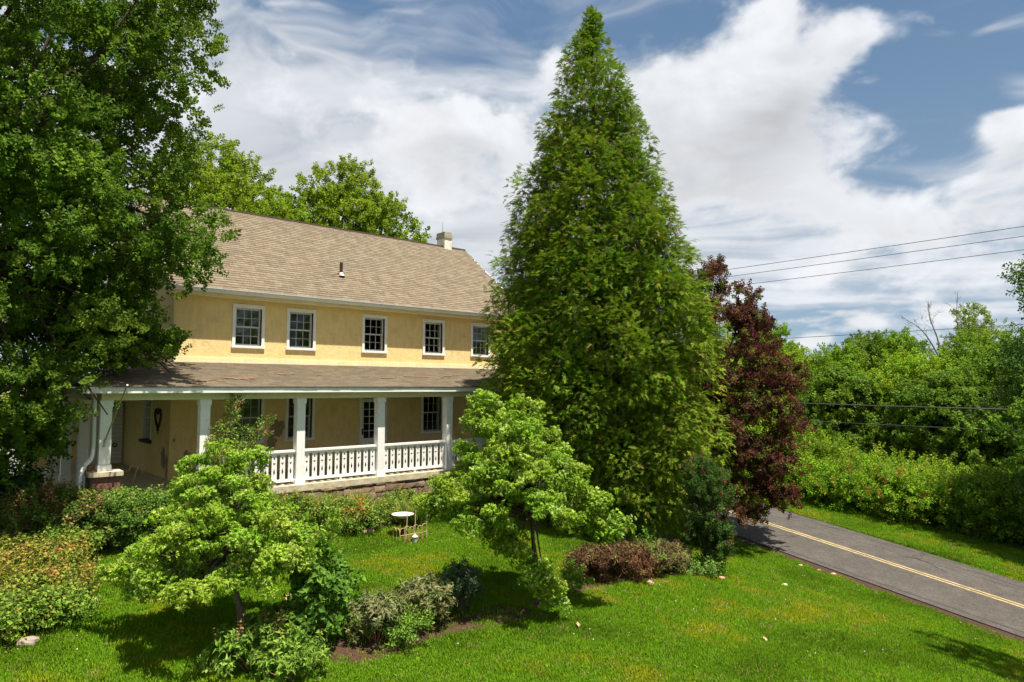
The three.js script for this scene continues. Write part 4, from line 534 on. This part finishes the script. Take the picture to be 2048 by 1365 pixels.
// flower bed along the stone foundation
const bedG = 'plants of the flower bed along the foundation';
{ const r = rng(900), weed = blend([[0.14, 0.25, 0.03], [0.19, 0.29, 0.035], [0.24, 0.27, 0.05], [0.11, 0.22, 0.025]], 0.3), where = ['behind the left dogwood', 'left of the orange flowers', 'beside the orange flowers', 'left of the birdbath', 'behind the birdbath', 'right of the wire edging', 'in front of the bare stones', 'beside the right dogwood'];
  [[7.3, -16.4], [8.0, -16.2], [8.55, -15.9], [8.5, -15.3], [9.4, -15.6], [10.5, -15.6], [10.6, -16.6], [12.2, -16.1]].forEach(([x, z], i) => shrub('border_plant', 'weedy green border plant ' + where[i], 'plant', x, z, 0.5, [0.62, 0.5, 0.45, 0.42, 0.36, 0.36, 0.3, 0.45][i] + r() * 0.08, 0.42, i % 2 ? G.ivy : G.mid, weed, i % 2 ? 520 : 330, { group: bedG, k: 8, extra: i === 2 || i === 3 ? [{ name: 'orange_flower', geo: G.ivy, n: 16, tint: blend([[0.62, 0.13, 0.03], [0.66, 0.20, 0.04]]) }] : i === 4 || i === 6 ? [{ name: 'yellow_flower', geo: G.ivy, n: 9, tint: blend([[0.7, 0.5, 0.05], [0.6, 0.4, 0.35]]) }] : [{ name: 'dry_leaf', geo: G.ivy, n: 18, tint: ORANGE }] }));
  const strapT = blend([[0.18, 0.28, 0.035], [0.32, 0.30, 0.06], [0.22, 0.30, 0.04], [0.38, 0.30, 0.08]]);
  [[10.0, -15.2, 'beside the wire edging'], [10.9, -15.2, 'with yellow leaves in the bed'], [11.4, -15.7, 'at the right end of the flower bed'], [9.0, -16.5, 'against the stone foundation'], [11.6, -14.9, 'at the lawn edge by the right dogwood'], [8.1, -16.8, 'under the porch rail']].forEach(([x, z, w]) => { const y = land(x, z), t = thing('daylily_clump', 'arching strap leaved daylily clump ' + w, 'plant', [x, y, z], bedG); foliage(t, 'foliage', [{ c: V(x, y + 0.02, z), r: [0.34, 0.02, 0.34] }], G.strap, LEAF, 18, strapT, { seed: Math.round(x * 40), out: 0.25, up: 1, mess: 0.15, in: 0 }); }); }
// climbing rose on the second column
{ const x = 5.75, z = -17.2, y = land(x, z), t = thing('climbing_rose', 'thin climbing rose reaching up before the lower left window', 'plant', [x, y, z]); const arms = [[V(x, y, z), V(5.9, 2.8, -17.2), V(6.0, 3.8, -17.25), V(6.15, 4.35, -17.3), V(6.05, 4.72, -17.3)], [V(x, y, z), V(6.0, 3.0, -17.2), V(6.5, 3.7, -17.3), V(7.0, 4.0, -17.25)], [V(x, y, z), V(5.6, 3.0, -17.2), V(5.7, 3.7, -17.25), V(5.9, 3.95, -17.3)]]; part('stem', join(arms.map((a) => limb(a, 0.012, 0.004, 5, 5))), M.twig, t);
  const cl = arms.flatMap((a) => { const c = new THREE.CatmullRomCurve3(a); return [0.5, 0.62, 0.72, 0.82, 0.9, 0.98].map((k) => ({ c: c.getPoint(k), r: [0.16 - 0.08 * k, 0.16 - 0.06 * k, 0.16 - 0.08 * k], w: 1.4 - k })); }); cl.push({ c: V(5.95, 3.35, -17.2), r: [0.42, 0.3, 0.3], w: 5 }); foliage(t, 'foliage', cl, G.ivy, LEAF, 300, blend([[0.16, 0.26, 0.035], [0.20, 0.28, 0.05], [0.13, 0.21, 0.03]]), { seed: 5, in: 0.2 }); foliage(t, 'dry_flower_head', cl, G.ivy, LEAF, 26, PINK, { seed: 6, in: 0.5 }); }

// ---------------------------------------------------------------- beyond the road
const acrossG = 'roadside bushes beyond the road', farG = 'trees beyond the road';
const bushAt = [[31.6, -18.6, 2.0, 2.56, 'leftmost roadside bush, just right of the purple maple'], [30.6, -15.3, 1.6, 1.84, 'low bright roadside bush where the road meets the purple maple'], [32.3, -15.4, 2.2, 2.8, 'tall bright green roadside bush above the far verge'], [31.0, -12.7, 1.7, 2.08, 'bright green roadside bush beside the mown verge'], [33.0, -12.6, 2.2, 2.3, 'second tall roadside bush from the purple maple'], [31.2, -10.3, 1.7, 2.32, 'roadside bush with rusty leaves above the crack in the road'], [33.2, -9.9, 2.0, 2.1, 'roadside bush behind the rusty leaved one'], [31.8, -8.1, 1.6, 2.4, 'darker roadside bush towards the right edge'], [33.6, -7.2, 2.0, 2.88, 'dark roadside bush at the right edge under the tall tree'], [32.6, -5.8, 1.5, 2.24, 'rightmost roadside bush, dark green'], [36, -19.5, 2.4, 1.8, 'yellow green bush behind the roadside row'], [36.4, -15.2, 1.6, 1.5, 'yellow green meadow bush below the lower cable'], [37.5, -11.2, 1.5, 1.6, 'rounded meadow bush at the foot of the far trees']];
bushAt.forEach(([x, z, s, h, label], i) => shrub('roadside_bush', label, 'bush', x, z, s, h, s, i % 3 === 1 ? G.mid : G.bush, i > 6 && i < 10 ? blend([[0.11, 0.22, 0.016], [0.14, 0.25, 0.016]]) : i % 4 === 2 ? T.far[0] : T.bush, Math.round(950 * s), { group: acrossG, k: 26, mid: 0.52, stem: 0.03, sink: 0.1, f: { lump: 0.9, mess: 0.9, scale: i % 3 === 1 ? [1.1, 1.9] : [0.7, 1.3] }, extra: i === 5 || i === 3 ? [{ name: 'rusty_leaf', geo: G.bush, n: 40, tint: blend([[0.28, 0.10, 0.03], [0.24, 0.14, 0.03]]) }] : [{ name: 'young_shoot', geo: G.bush, n: 60, tint: blend([[0.24, 0.38, 0.02], [0.28, 0.36, 0.03]]), f: { in: 0.95, lump: 1.2, up: 1.4, scale: [0.9, 1.7] } }] }));
const farAt = [ // x, z, top, radius, kind, label
  [45.2, -29.5, 9.6, 3.4, 0, 'leafy tree beyond the road rising just right of the purple maple'], [42.6, -24.2, 7.6, 2.8, 1, 'bright green tree behind the roadside bushes next to the purple maple'], [54.5, -30.2, 11.2, 4.0, 0, 'open crowned tree on the skyline right of the white dead trunks'],
  [52.0, -26.5, 10.4, 3.2, 0, 'tallest rounded tree in the middle of the skyline beyond the road'], [46.0, -22.6, 7.9, 3.2, 1, 'light green tree below the middle of the skyline'], [47.6, -19.6, 8.2, 3.4, 0, 'deep green tree left of the fork of the grey dead tree'], [44.0, -18.4, 6.8, 2.9, 2, 'dark green tree above the lower cables'],
  [58.5, -19.5, 9.8, 3.2, 0, 'green tree directly behind the grey dead tree'], [46.8, -15.4, 7.6, 3.4, 1, 'yellow green tree with a soft rounded top beyond the cables'], [61.4, -15.1, 11.6, 3.8, 3, 'pale olive tree on the skyline right of the dead tree'], [51.2, -12.6, 9.6, 3.4, 0, 'green tree below the pale olive one'], [43.5, -12.6, 6.6, 2.8, 2, 'dark green tree behind the meadow bush'], [46.5, -9.4, 8.8, 3.2, 2, 'dark tree near the right edge beyond the meadow'], [39.6, -21.6, 5.4, 2.2, 1, 'small light green tree just behind the roadside bushes'], [60, -22, 10.2, 4.2, 2, 'far tree filling the skyline behind the dead tree'], [62, -33, 10.5, 4.5, 2, 'far tree behind the white dead trunks']];
farAt.forEach(([x, z, top, rad, kind, label], i) => plainTree('field_tree', label, x, z, top - 1.2, land(x, z) + 0.6, rad * 0.9, 38, 3000, kind === 2 ? G.farDark : G.far, T.far[kind], { group: farG, seed: 700 + i, size: rad * 0.34, profile: (t) => rad * 0.8 * Math.sin(Math.PI * Math.min(1, 0.22 + t * 0.72)), f: { lump: 0.5, mess: 0.7 } }));
{ // far wood that closes the view
  const g = new THREE.Group(); const r = rng(31), cl = []; for (let i = 0; i < 150; i++) { const a = R(lerp(48, 92, (i + r()) / 150)), d = 75 + r() * 45, x = Math.sin(a) * d, z = -Math.cos(a) * d, h = 4.2 + 3.6 * r(); for (const q of [0.25, 0.6, 0.85]) cl.push({ c: V(x + (r() - 0.5) * 3, lerp(-3, h, q), z + (r() - 0.5) * 3), r: [3.2, 2.0, 3.2] }); }
  origin.set(scene, V(0, 0, 0)); const im = foliage(scene, 'distant_woodland', cl, G.farDark, LEAF, 16000, blend([[0.09, 0.15, 0.025], [0.11, 0.17, 0.03], [0.08, 0.14, 0.03]]), { seed: 12, scale: [1.6, 2.6], in: 0.5 }); im.userData.label = 'mass of far green woodland on the skyline beyond the road'; im.userData.category = 'woodland'; }
// tall tree at the right edge, and one outside the frame whose shadow falls on the lower right of the lawn
plainTree('roadside_tree', 'tall tree at the right edge reaching above the skyline beyond the road', 32.2, -4.3, 11.0, 0.0, 2.8, 42, 3600, G.bush, blend([[0.07, 0.14, 0.022], [0.09, 0.165, 0.025], [0.12, 0.19, 0.03]]), { seed: 808, f: { scale: [1, 1.6], lump: 0.5 }, size: 0.95, profile: (t) => 2.6 * Math.sin(Math.PI * Math.min(1, 0.3 + t * 0.66)) });
plainTree('lawn_tree', 'lawn tree outside the right edge that shades the lower right corner', 17.3, -1.3, 6.8, 2.2, 2.2, 24, 1700, G.maple, T.maple, { seed: 818 });
// trees of the front yard behind the camera, which the upper window panes mirror
[[20, 20, 13, 'yard tree behind the camera in line with the road'], [12, 24, 14, 'yard tree behind the camera opposite the front door'], [28, 26, 14, 'yard tree behind the camera beyond the road'], [36, 21, 12, 'yard tree behind the camera furthest along the far verge'], [4, 27, 13, 'yard tree behind the camera opposite the porch corner']].forEach(([x, z, top, label], i) => plainTree('front_yard_tree', label, x, z, top, 0.5, 4.4, 30, 1400, G.farDark, T.far[0], { seed: 950 + i, group: 'front yard trees behind the camera' }));
// dead trees
function deadTree(label, x, z, paths, mat, group) { const y = land(x, z), t = thing('dead_tree', label, 'dead tree', [x, y, z], group); const r = rng(Math.round(x * 77)), l = []; for (const p of paths) { const pts = p.map(([dx, yy, dz]) => V(x + dx, yy, z + dz)), c = new THREE.CatmullRomCurve3(pts), r0 = p.r0 ?? 0.12; l.push(limb(pts, r0, 0.012, 6, 4)); for (let i = 0; i < 16; i++) { const k = 0.4 + 0.6 * (i / 16), a = c.getPoint(k), d = c.getTangent(k).add(dirOf(r).multiplyScalar(0.9)).normalize(), L = (0.5 + r() * 1.1) * (1.25 - k) * 1.5; const e = a.clone().addScaledVector(d, L), mm = a.clone().lerp(e, 0.5).add(dirOf(r).multiplyScalar(0.12)); l.push(limb([a, mm, e], r0 * 0.22 * (1.3 - k), 0.006, 4, 3)); for (let q = 0; q < 3; q++) { const b = a.clone().lerp(e, 0.35 + 0.6 * r()); l.push(limb([b, b.clone().addScaledVector(d.clone().add(dirOf(r).multiplyScalar(0.9)).normalize(), L * 0.4)], 0.012, 0.004, 3, 1)); } } } part('trunk', join(l), mat, t); }
const P = (r0, ...pts) => Object.assign(pts, { r0 });
deadTree('bare grey dead tree with two forking stems on the skyline', 57.5, -15.9, [P(0.11, [0, -1, 0], [0.0, 5.2, 0], [-0.5, 7.0, -0.4], [-1.6, 9.2, -1.2], [-2.9, 10.2, -2.1]), P(0.07, [-0.5, 7.0, -0.4], [-0.6, 8.6, -0.5], [-1.0, 10.0, -0.8], [-1.1, 11.2, -0.9]), P(0.10, [1.0, -1, 0.9], [1.05, 6, 0.9], [0.8, 8.0, 0.7], [0.5, 10, 0.5], [0.7, 12.2, 0.6])], std([0.13, 0.105, 0.09], 0.95));
deadTree('white bare dead trunk leaning right beside the purple maple', 44.0, -27.2, [P(0.12, [0, 0, 0], [0.1, 4, 0.1], [0.4, 6.2, 0.3], [1.2, 8.4, 0.9])], M.dead);
deadTree('thin upright white dead stem beside the purple maple', 43.4, -27.6, [P(0.09, [0, 0, 0], [0.0, 5, 0.1], [0.1, 8.8, 0.0])], M.dead);
deadTree('pale dead branches sprawling in front of the leafy tree by the purple maple', 41.5, -26.5, [P(0.09, [0, 0, 0], [0.1, 4.2, 0], [-0.5, 6.6, -0.4]), P(0.08, [0, 0, 0], [0.2, 4, 0.2], [1.0, 6.0, 0.7])], M.dead);

// ---------------------------------------------------------------- grass
function scatter(name, geo, mat, n, place, tint, seed, scale, label, cat) { const r = rng(seed), ms = [], cs = [], m = new THREE.Matrix4(), q = new THREE.Quaternion(); let tries = 0; while (ms.length < n && tries++ < n * 12) { const p = place(r); if (!p) continue; q.setFromAxisAngle(UP, r() * 6.283); const s = lerp(...scale, r()); m.compose(p, q, V(s, s * (0.8 + 0.4 * r()), s)); ms.push(m.clone()); cs.push(tint(r, r(), p)); } const im = new THREE.InstancedMesh(geo, mat, ms.length); ms.forEach((k, i) => { im.setMatrixAt(i, k); im.setColorAt(i, cs[i]); }); im.name = name; im.userData = { kind: 'stuff', label, category: cat }; scene.add(im); }
const view = new THREE.Vector3(Math.sin(R(41.6)), 0, -Math.cos(R(41.6)));
const lawn = (r) => { const x = lerp(-5, 23.5, r()), z = lerp(-18, 2, r()), d = x * view.x + z * view.z; if (d < 6.5 || Math.abs(x * view.z * -1 + z * view.x) > d * 1.15) return null; if (r() > Math.min(1, 13 / d)) return null; const o = x - roadX(z); if (o > -2.92 - 0.25 * perlin.noise(z * 1.3, 4, 1)) return null; if (z < -17.3 && x > 2.5 && x < 19) return null; if (onBed(x, z) && r() > 0.1) return null; return V(x, land(x, z), z); };
const grassTint = (r, k, p) => { const c = T.grass(r, k), n = perlin.noise(p.x * 0.55, 3.3, p.z * 0.55), f = perlin.noise(p.x * 2.2, 8.3, p.z * 2.2), dry = smooth(0.0, 0.5, n * 0.7 + f * 0.5); c.r = lerp(c.r, c.r * 1.75, dry); c.g *= lerp(1, 1.05, dry); const lush = smooth(0.05, 0.5, -n + 0.3 * f); c.multiplyScalar(lerp(1, 0.72, lush)); if (r() < 0.02 + 0.06 * dry) c.setRGB(0.36, 0.30, 0.11); return c; };
scatter('grass', G.grass, GRASSM, 120000, lawn, grassTint, 1234, [0.75, 1.5], 'mown green lawn in front of the farmhouse', 'grass');
scatter('lawn_weed', broadSprig(91, 7, 0.05, 0.04, 0.03, 1.3, 0.2), LEAF, 2400, (r) => { const p = lawn(r); if (!p || perlin.noise(p.x * 0.9, 16, p.z * 0.9) < 0.25 - 0.6 * r()) return null; p.y += 0.03; return p; }, blend([[0.14, 0.28, 0.012], [0.17, 0.31, 0.014], [0.11, 0.24, 0.012]]), 561, [0.35, 0.8], 'low broad leaved weeds dotted through the lawn', 'weed');
scatter('verge_grass', G.grass, GRASSM, 15000, (r) => { const z = lerp(-24, 0, r()), o = 2.66 + 0.12 * perlin.noise(z * 1.7, 2, 6) + r() * 4.2, x = roadX(z) + o; return V(x, land(x, z), z); }, grassTint, 77, [1.0, 2.0], 'strip of grass along the far side of the road', 'grass');
scatter('meadow_grass', G.tall, GRASSM, 9000, (r) => { const z = lerp(-30, 0, r()), x = lerp(34.5, 46, r()); return V(x, land(x, z), z); }, blend([[0.26, 0.29, 0.04], [0.30, 0.27, 0.05], [0.18, 0.28, 0.03], [0.36, 0.28, 0.08]]), 99, [1.6, 3.4], 'tall yellow green meadow grass behind the roadside bushes', 'grass');
scatter('clover_flower', new THREE.IcosahedronGeometry(0.009, 0), std([0.5, 0.5, 0.42], 0.9), 260, (r) => { const p = lawn(r); if (!p || perlin.noise(p.x * 0.7, 6, p.z * 0.7) < 0.22 - 0.5 * r()) return null; p.y += 0.055 + 0.02 * r(); return p; }, () => C(1, 1, 1), 55, [0.8, 1.6], 'small white clover flowers dotted over the lawn', 'clover');
// ---------------------------------------------------------------- small things
// flagpole on the corner column
{ const t = thing('flagpole', 'empty bronze flagpole slanting up from the corner porch column', 'flagpole', [3.28, 3.74, -17.5]); part('pole', limb([V(3.28, 3.76, -17.46), V(3.56, 5.02, -16.86)], 0.02, 0.016, 8, 1), std([0.42, 0.36, 0.2], 0.4, { metalness: 0.5 }), t); part('bracket', join([bx(3.24, 3.32, 3.66, 3.82, -17.5, -17.485), limb([V(3.28, 3.7, -17.485), V(3.3, 3.84, -17.41)], 0.02, 0.02, 8, 1)]), M.lead, t); part('finial', new THREE.SphereGeometry(0.026, 10, 8).translate(3.565, 5.04, -16.85), M.white, t); }
// twig heart on the gable wall
{ const t = thing('heart_wreath', 'dark twig wreath shaped as a slim heart on the shaded porch wall', 'wreath', [X0 - 0.03, 4.05, -21.85]); const pts = []; for (let i = 0; i <= 40; i++) { const a = i / 40 * 2 * Math.PI, hx = Math.pow(Math.sin(a), 3), hy = (13 * Math.cos(a) - 5 * Math.cos(2 * a) - 2 * Math.cos(3 * a) - Math.cos(4 * a)) / 16; pts.push(V(X0 - 0.03, 4.1 + hy * 0.36, -21.85 + hx * 0.30)); } const r = rng(8); part('ring', join([0, 1, 2].map((k) => limb(pts.map((p) => p.clone().add(V(-0.012 * k, (r() - 0.5) * 0.025, (r() - 0.5) * 0.025))), 0.02, 0.02, 5, 1))), std([0.05, 0.035, 0.028], 0.9), t); part('tail', limb([V(X0 - 0.03, 3.76, -21.85), V(X0 - 0.03, 3.6, -21.85)], 0.025, 0.01, 5, 2), std([0.05, 0.035, 0.028], 0.9), t); }
// scrolled iron hook leaning on the porch floor
{ const t = thing('scroll_hook', 'leaning metal post with two curled hooks behind the hedge', 'hook', [4.12, SL, -18.75]), m = std([0.34, 0.29, 0.2], 0.5, { metalness: 0.5 }), top = V(4.22, 3.02, -18.6); part('post', limb([V(4.1, SL, -18.75), top], 0.016, 0.014, 8, 2), m, t); part('hook', tube([top.clone().add(V(0, -0.04, 0)), V(4.2, 3.11, -18.6), V(4.12, 3.13, -18.58), V(4.05, 3.04, -18.56), V(4.03, 2.98, -18.55), V(3.98, 2.99, -18.55)], 0.011, 6, 5), m, t); part('hook', tube([top.clone().add(V(0, -0.04, 0)), V(4.28, 3.09, -18.62), V(4.36, 3.08, -18.64), V(4.38, 2.98, -18.66), V(4.35, 2.9, -18.67), V(4.38, 2.87, -18.67)], 0.011, 6, 5), m, t); }
{ const t = thing('flower_pot', 'small empty terracotta pot on the corner pedestal', 'pot', [3.06, 3.12, -17.72]); part('bowl', new THREE.LatheGeometry([[0, 0], [0.045, 0], [0.065, 0.1], [0.075, 0.1], [0.075, 0.13], [0.062, 0.13], [0.055, 0.11], [0.042, 0.015], [0, 0.015]].map(([x, y]) => new THREE.Vector2(x, y)), 16).translate(3.06, 3.12, -17.72), std([0.36, 0.16, 0.09], 0.85), t); }
// birdbath, wire edging and lantern in the flower bed
{ const x = 9.28, z = -14.55, y = land(x, z), t = thing('birdbath', 'white birdbath bowl on a slim dark stem in the flower bed', 'birdbath', [x, y, z]); part('bowl', new THREE.LatheGeometry([[0, 0.5], [0.1, 0.5], [0.22, 0.535], [0.265, 0.565], [0.275, 0.56], [0.27, 0.545], [0.16, 0.49], [0.05, 0.45], [0, 0.45]].map(([a, b]) => new THREE.Vector2(a, b)), 28).translate(x, y, z), std([0.78, 0.77, 0.74], 0.6, { map: tex.concrete }), t); part('stem', new THREE.LatheGeometry([[0, 0], [0.11, 0], [0.1, 0.03], [0.04, 0.08], [0.032, 0.3], [0.04, 0.42], [0.07, 0.47], [0, 0.47]].map(([a, b]) => new THREE.Vector2(a, b)), 14).translate(x, y, z), M.rust, t); }
{ const x = 9.35, z = -14.15, y = land(x, z), t = thing('wire_edging', 'rusty hooped wire garden edging in front of the birdbath', 'fence', [x, y, z]), m = std([0.42, 0.27, 0.11], 0.7); const hoop = (px, pz, dx, dz, h) => tube([V(px - dx, y - 0.03, pz - dz), V(px - dx, y + h * 0.75, pz - dz), V(px - dx * 0.6, y + h, pz - dz * 0.6), V(px + dx * 0.6, y + h, pz + dz * 0.6), V(px + dx, y + h * 0.75, pz + dz), V(px + dx, y - 0.03, pz + dz)], 0.009, 5, 4);
  for (let k = 0; k < 6; k++) { const px = 9.0 + k * 0.125; part('hoop', hoop(px, z + 0.05, 0.075, 0, 0.36 + 0.03 * (k % 2)), m, t); } part('rail', tube([V(8.93, y + 0.2, z + 0.05), V(9.7, y + 0.2, z + 0.05)], 0.008, 5, 1), m, t); for (let k = 0; k < 2; k++) part('hoop', hoop(8.95, z - 0.08 - k * 0.15, 0, 0.07, 0.34), m, t); for (const [px, h] of [[9.12, 0.72], [9.36, 0.74], [9.7, 0.62]]) part('stake', limb([V(px, y - 0.05, z), V(px + 0.04, y + h, z)], 0.011, 0.009, 5, 1), std([0.52, 0.42, 0.26], 0.8), t); }
{ const x = 9.3, z = -13.95, y = land(x, z), t = thing('garden_lantern', 'small white and glass garden lantern behind the wire edging', 'lantern', [x, y, z]); part('globe', new THREE.CylinderGeometry(0.045, 0.055, 0.14, 10).translate(x, y + 0.1, z - 0.07), new THREE.MeshPhysicalMaterial({ color: C(0.8, 0.9, 0.9), roughness: 0.1, transmission: 0.7, thickness: 0 }), t); part('lid', new THREE.ConeGeometry(0.07, 0.07, 10).translate(x, y + 0.205, z - 0.07), M.white, t); part('base', new THREE.CylinderGeometry(0.055, 0.06, 0.03, 10).translate(x, y + 0.015, z - 0.07), M.white, t); }
// stake beside the left dogwood
{ const x = 5.18, z = -11.9, y = land(x, z), t = thing('tree_stake', 'thin dark stake leaning right on the lawn beside the left dogwood', 'stake', [x, y, z]); part('rod', limb([V(x, y - 0.1, z), V(x + 0.3, y + 1.0, z + 0.32)], 0.011, 0.011, 6, 1), M.dark, t); part('tip', limb([V(x + 0.3, y + 1.0, z + 0.32), V(x + 0.306, y + 1.025, z + 0.327)], 0.013, 0.004, 6, 1), M.dark, t); }
// sticks on the roofs
{ const yAt = (z) => lerp(PY, PTOP, (PZ - z) / (PZ - WZ)) + 0.035; let k = 0;
  const stick = (x, z, L, a, label, twigs = 3) => { const r = rng(Math.round(x * 131 + L * 17)), t = thing('fallen_branch', label, 'branch', [x, yAt(z), z], 'fallen branches on the porch roof'), l = []; const pt = (s, w) => { const px = x + Math.cos(a) * s * L + w * Math.sin(a), pz = z - Math.sin(a) * s * L * 0.6 + w * Math.cos(a); return V(px, yAt(pz) + 0.01, pz); }; l.push(limb([pt(0, 0), pt(0.35, 0.05), pt(0.7, -0.03), pt(1, 0.04)], 0.014, 0.005, 5, 4)); for (let i = 0; i < twigs; i++) { const s = 0.2 + 0.7 * r(), w = (r() - 0.5) * 0.5; l.push(limb([pt(s, 0), pt(s + 0.12, w * 0.6), pt(s + 0.25, w)], 0.008, 0.003, 4, 3)); } part('stem', join(l), M.twig, t); };
  stick(6.0, -18.2, 0.9, -0.5, 'largest tangled twig at the left end of the porch roof', 9); stick(6.3, -18.0, 0.7, 0.5, 'bent twig crossing the tangled one on the porch roof', 6); stick(7.7, -18.9, 0.6, -0.3, 'thin twig left of centre on the porch roof'); stick(8.9, -18.7, 0.6, -0.35, 'straight twig below the second upper window'); stick(10.9, -18.4, 0.8, 0.1, 'brown twig below the third upper window', 5); stick(11.9, -18.7, 1.5, -0.15, 'longest pale branch lying right of centre on the porch roof', 6); stick(13.6, -18.8, 0.7, 0.4, 'short twig towards the right of the porch roof', 2); stick(5.2, -17.7, 0.7, 0.3, 'twig in the maple shade near the porch eave', 4); stick(15.0, -18.3, 0.6, 0.1, 'twig beside the conifer shadow on the porch roof', 2); }
{ const y = 8.9, t = thing('fallen_branch', 'short twigs caught against the roof vent pipe', 'branch', [11.1, y, -21.6]); part('stem', join([limb([V(10.78, 8.92, -21.62), V(10.95, 8.97, -21.64), V(11.1, 8.95, -21.6)], 0.016, 0.01, 5, 3), limb([V(11.15, 8.93, -21.58), V(11.4, 8.92, -21.6), V(11.62, 8.94, -21.62)], 0.012, 0.005, 5, 3)]), M.twig, t); }
// dry leaves and stones lying on the grass
{ const dry = (x, z, s, c, label, cat = 'leaf', name = 'dry_leaf') => { const y = land(x, z) + 0.055, t = thing(name, label, cat, [x, y, z]), out = { pos: [], col: [] }, r = rng(Math.round(x * 900)); for (let i = 0; i < 5; i++) { const a = -0.9 + i * 0.45 + 1; leaf(out, V(x, y, z), V(Math.cos(a), 0.2 + 0.3 * r(), Math.sin(a)).normalize(), UP, s * (0.7 + 0.4 * r()), s * 0.5, 0.6, 0.8 + 0.4 * r()); } part('blade', geoOf(out), leafMat({ color: C(...c), transmission: 0.1 }), t); };
  dry(5.35, -12.3, 0.17, [0.52, 0.30, 0.17], 'largest tan dry leaf on the lawn beside the leaning stake'); dry(5.1, -12.0, 0.1, [0.55, 0.32, 0.14], 'small tan dry leaf left of the leaning stake'); dry(7.3, -11.4, 0.1, [0.5, 0.3, 0.14], 'dry leaf on the lawn behind the sage bushes'); dry(9.2, -8.6, 0.1, [0.55, 0.33, 0.15], 'dry leaf on the open lawn below the right dogwood shadow'); dry(11.8, -6.4, 0.09, [0.58, 0.40, 0.22], 'dry leaf alone on the lower right lawn'); dry(2.55, -13.9, 0.1, [0.55, 0.38, 0.2], 'dry leaf on the lawn by the spirea patch');
  const rock = (x, z, s, c, label) => { const y = land(x, z), g = new THREE.IcosahedronGeometry(1, 2), p = g.attributes.position; for (let i = 0; i < p.count; i++) { const k = 1 + 0.35 * perlin.noise(p.getX(i) * 1.5 + x, p.getY(i) * 1.5, p.getZ(i) * 1.5); p.setXYZ(i, p.getX(i) * k * s, p.getY(i) * k * s * 0.5, p.getZ(i) * k * s * 0.8); } g.computeVertexNormals(); const m = new THREE.Mesh(g, std(c, 0.95)); m.name = numbered('stone'); m.position.set(x, y + s * 0.25, z); m.userData = { label, category: 'stone' }; scene.add(m); };
  rock(21.05, -10.1, 0.08, [0.40, 0.27, 0.18], 'tan stone at the lawn edge of the road'); rock(21.2, -9.6, 0.07, [0.40, 0.28, 0.2], 'second tan stone beside the road edge'); rock(21.3, -9.2, 0.08, [0.5, 0.36, 0.25], 'small stone beside the road edge nearer the camera'); rock(17.0, -8.6, 0.09, [0.40, 0.44, 0.24], 'pale flat stone in the grass between the crape myrtle and the road'); rock(8.7, -15.2, 0.15, [0.45, 0.28, 0.22], 'pinkish stone at the edge of the flower bed'); rock(1.5, -12.8, 0.15, [0.25, 0.2, 0.16], 'pale stone at the bottom of the spirea patch'); rock(12.5, -9.45, 0.11, [0.30, 0.2, 0.14], 'pinkish stone at the foot of the bronze hedge'); rock(13.0, -9.4, 0.07, [0.28, 0.2, 0.14], 'smaller stone at the foot of the bronze hedge'); rock(15.1, -9.25, 0.1, [0.42, 0.24, 0.16], 'reddish stone below the crape myrtle'); }
// white shed behind the side porch
{ const t = thing('white_shed', 'white board sided shed in deep shade behind the side porch', 'shed', [0, 1.6, -29]), y0 = 1.5; part('wall', bx(-3, 4.4, y0, 4.2, -31, -27.6), std([0.5, 0.5, 0.48], 0.8), t); for (let k = 0; k < 14; k++) part('siding_board', bx(-3.02, 4.42, y0 + k * 0.19, y0 + k * 0.19 + 0.18, -27.6, -27.57), M.white, t); part('roof', deckOf(-3.3, 4.7, 4.2, -27.2, 5.6, -29.3, 0.1), roofMat, t); part('roof', deckOf(-3.3, 4.7, 4.2, -31.4, 5.6, -29.3, 0.1), roofMat, t); }
plainTree('yard_tree', 'dark leafy tree at the left edge behind the side porch', -6.5, -27, 12, 1.9, 4.2, 46, 3000, G.back, T.maple, { seed: 922 });
// utility poles out of sight and the wires between them
{ const pz = [14, -40], wires = [[-0.9, 5.35, 0.011, 'topmost of the three thin wires crossing the sky'], [0.0, 5.2, 0.011, 'middle of the three thin wires crossing the sky'], [0.9, 4.9, 0.011, 'lowest of the three thin wires crossing the sky'], [0.2, 2.3, 0.011, 'single thin wire along the treetops of the skyline'], [0.1, -0.15, 0.023, 'thick black cable in front of the trees beyond the road'], [0.1, -0.85, 0.013, 'thin lower cable under the thick black one']]; const X = 27.2;
  pz.forEach((z, i) => { const y = land(X, z), t = thing('utility_pole', i ? 'wooden utility pole hidden behind the house' : 'wooden utility pole beside the road outside the right edge', 'pole', [X, y, z]); part('post', limb([V(X, y - 0.5, z), V(X, 11.3, z)], 0.16, 0.11, 10, 2), M.bark, t); part('crossarm', bx(X - 1.2, X + 1.2, 10.15, 10.27, z - 0.06, z + 0.06), M.bark, t); });
  for (const [o, h, rad, label] of wires) { const pts = []; for (let i = 0; i <= 20; i++) { const k = i / 20, z = lerp(pz[0], pz[1], k), sag = (h < 1 ? 0.55 : 0.25) * (1 - Math.pow(2 * k - 1, 2)); pts.push(V(X + o, 5 + h - sag + (h < 1 ? 0.9 * (k - 0.45) : 0), z)); } const m = new THREE.Mesh(limb(pts, rad, rad, 5, 1), M.dark); m.name = numbered('overhead_wire'); m.userData = { label, category: 'wire', group: 'overhead wires along the road' }; scene.add(m); } }

scene.traverse((o) => { if (o.isMesh) { o.castShadow = true; o.receiveShadow = true; } });
renderer.render(scene, camera);
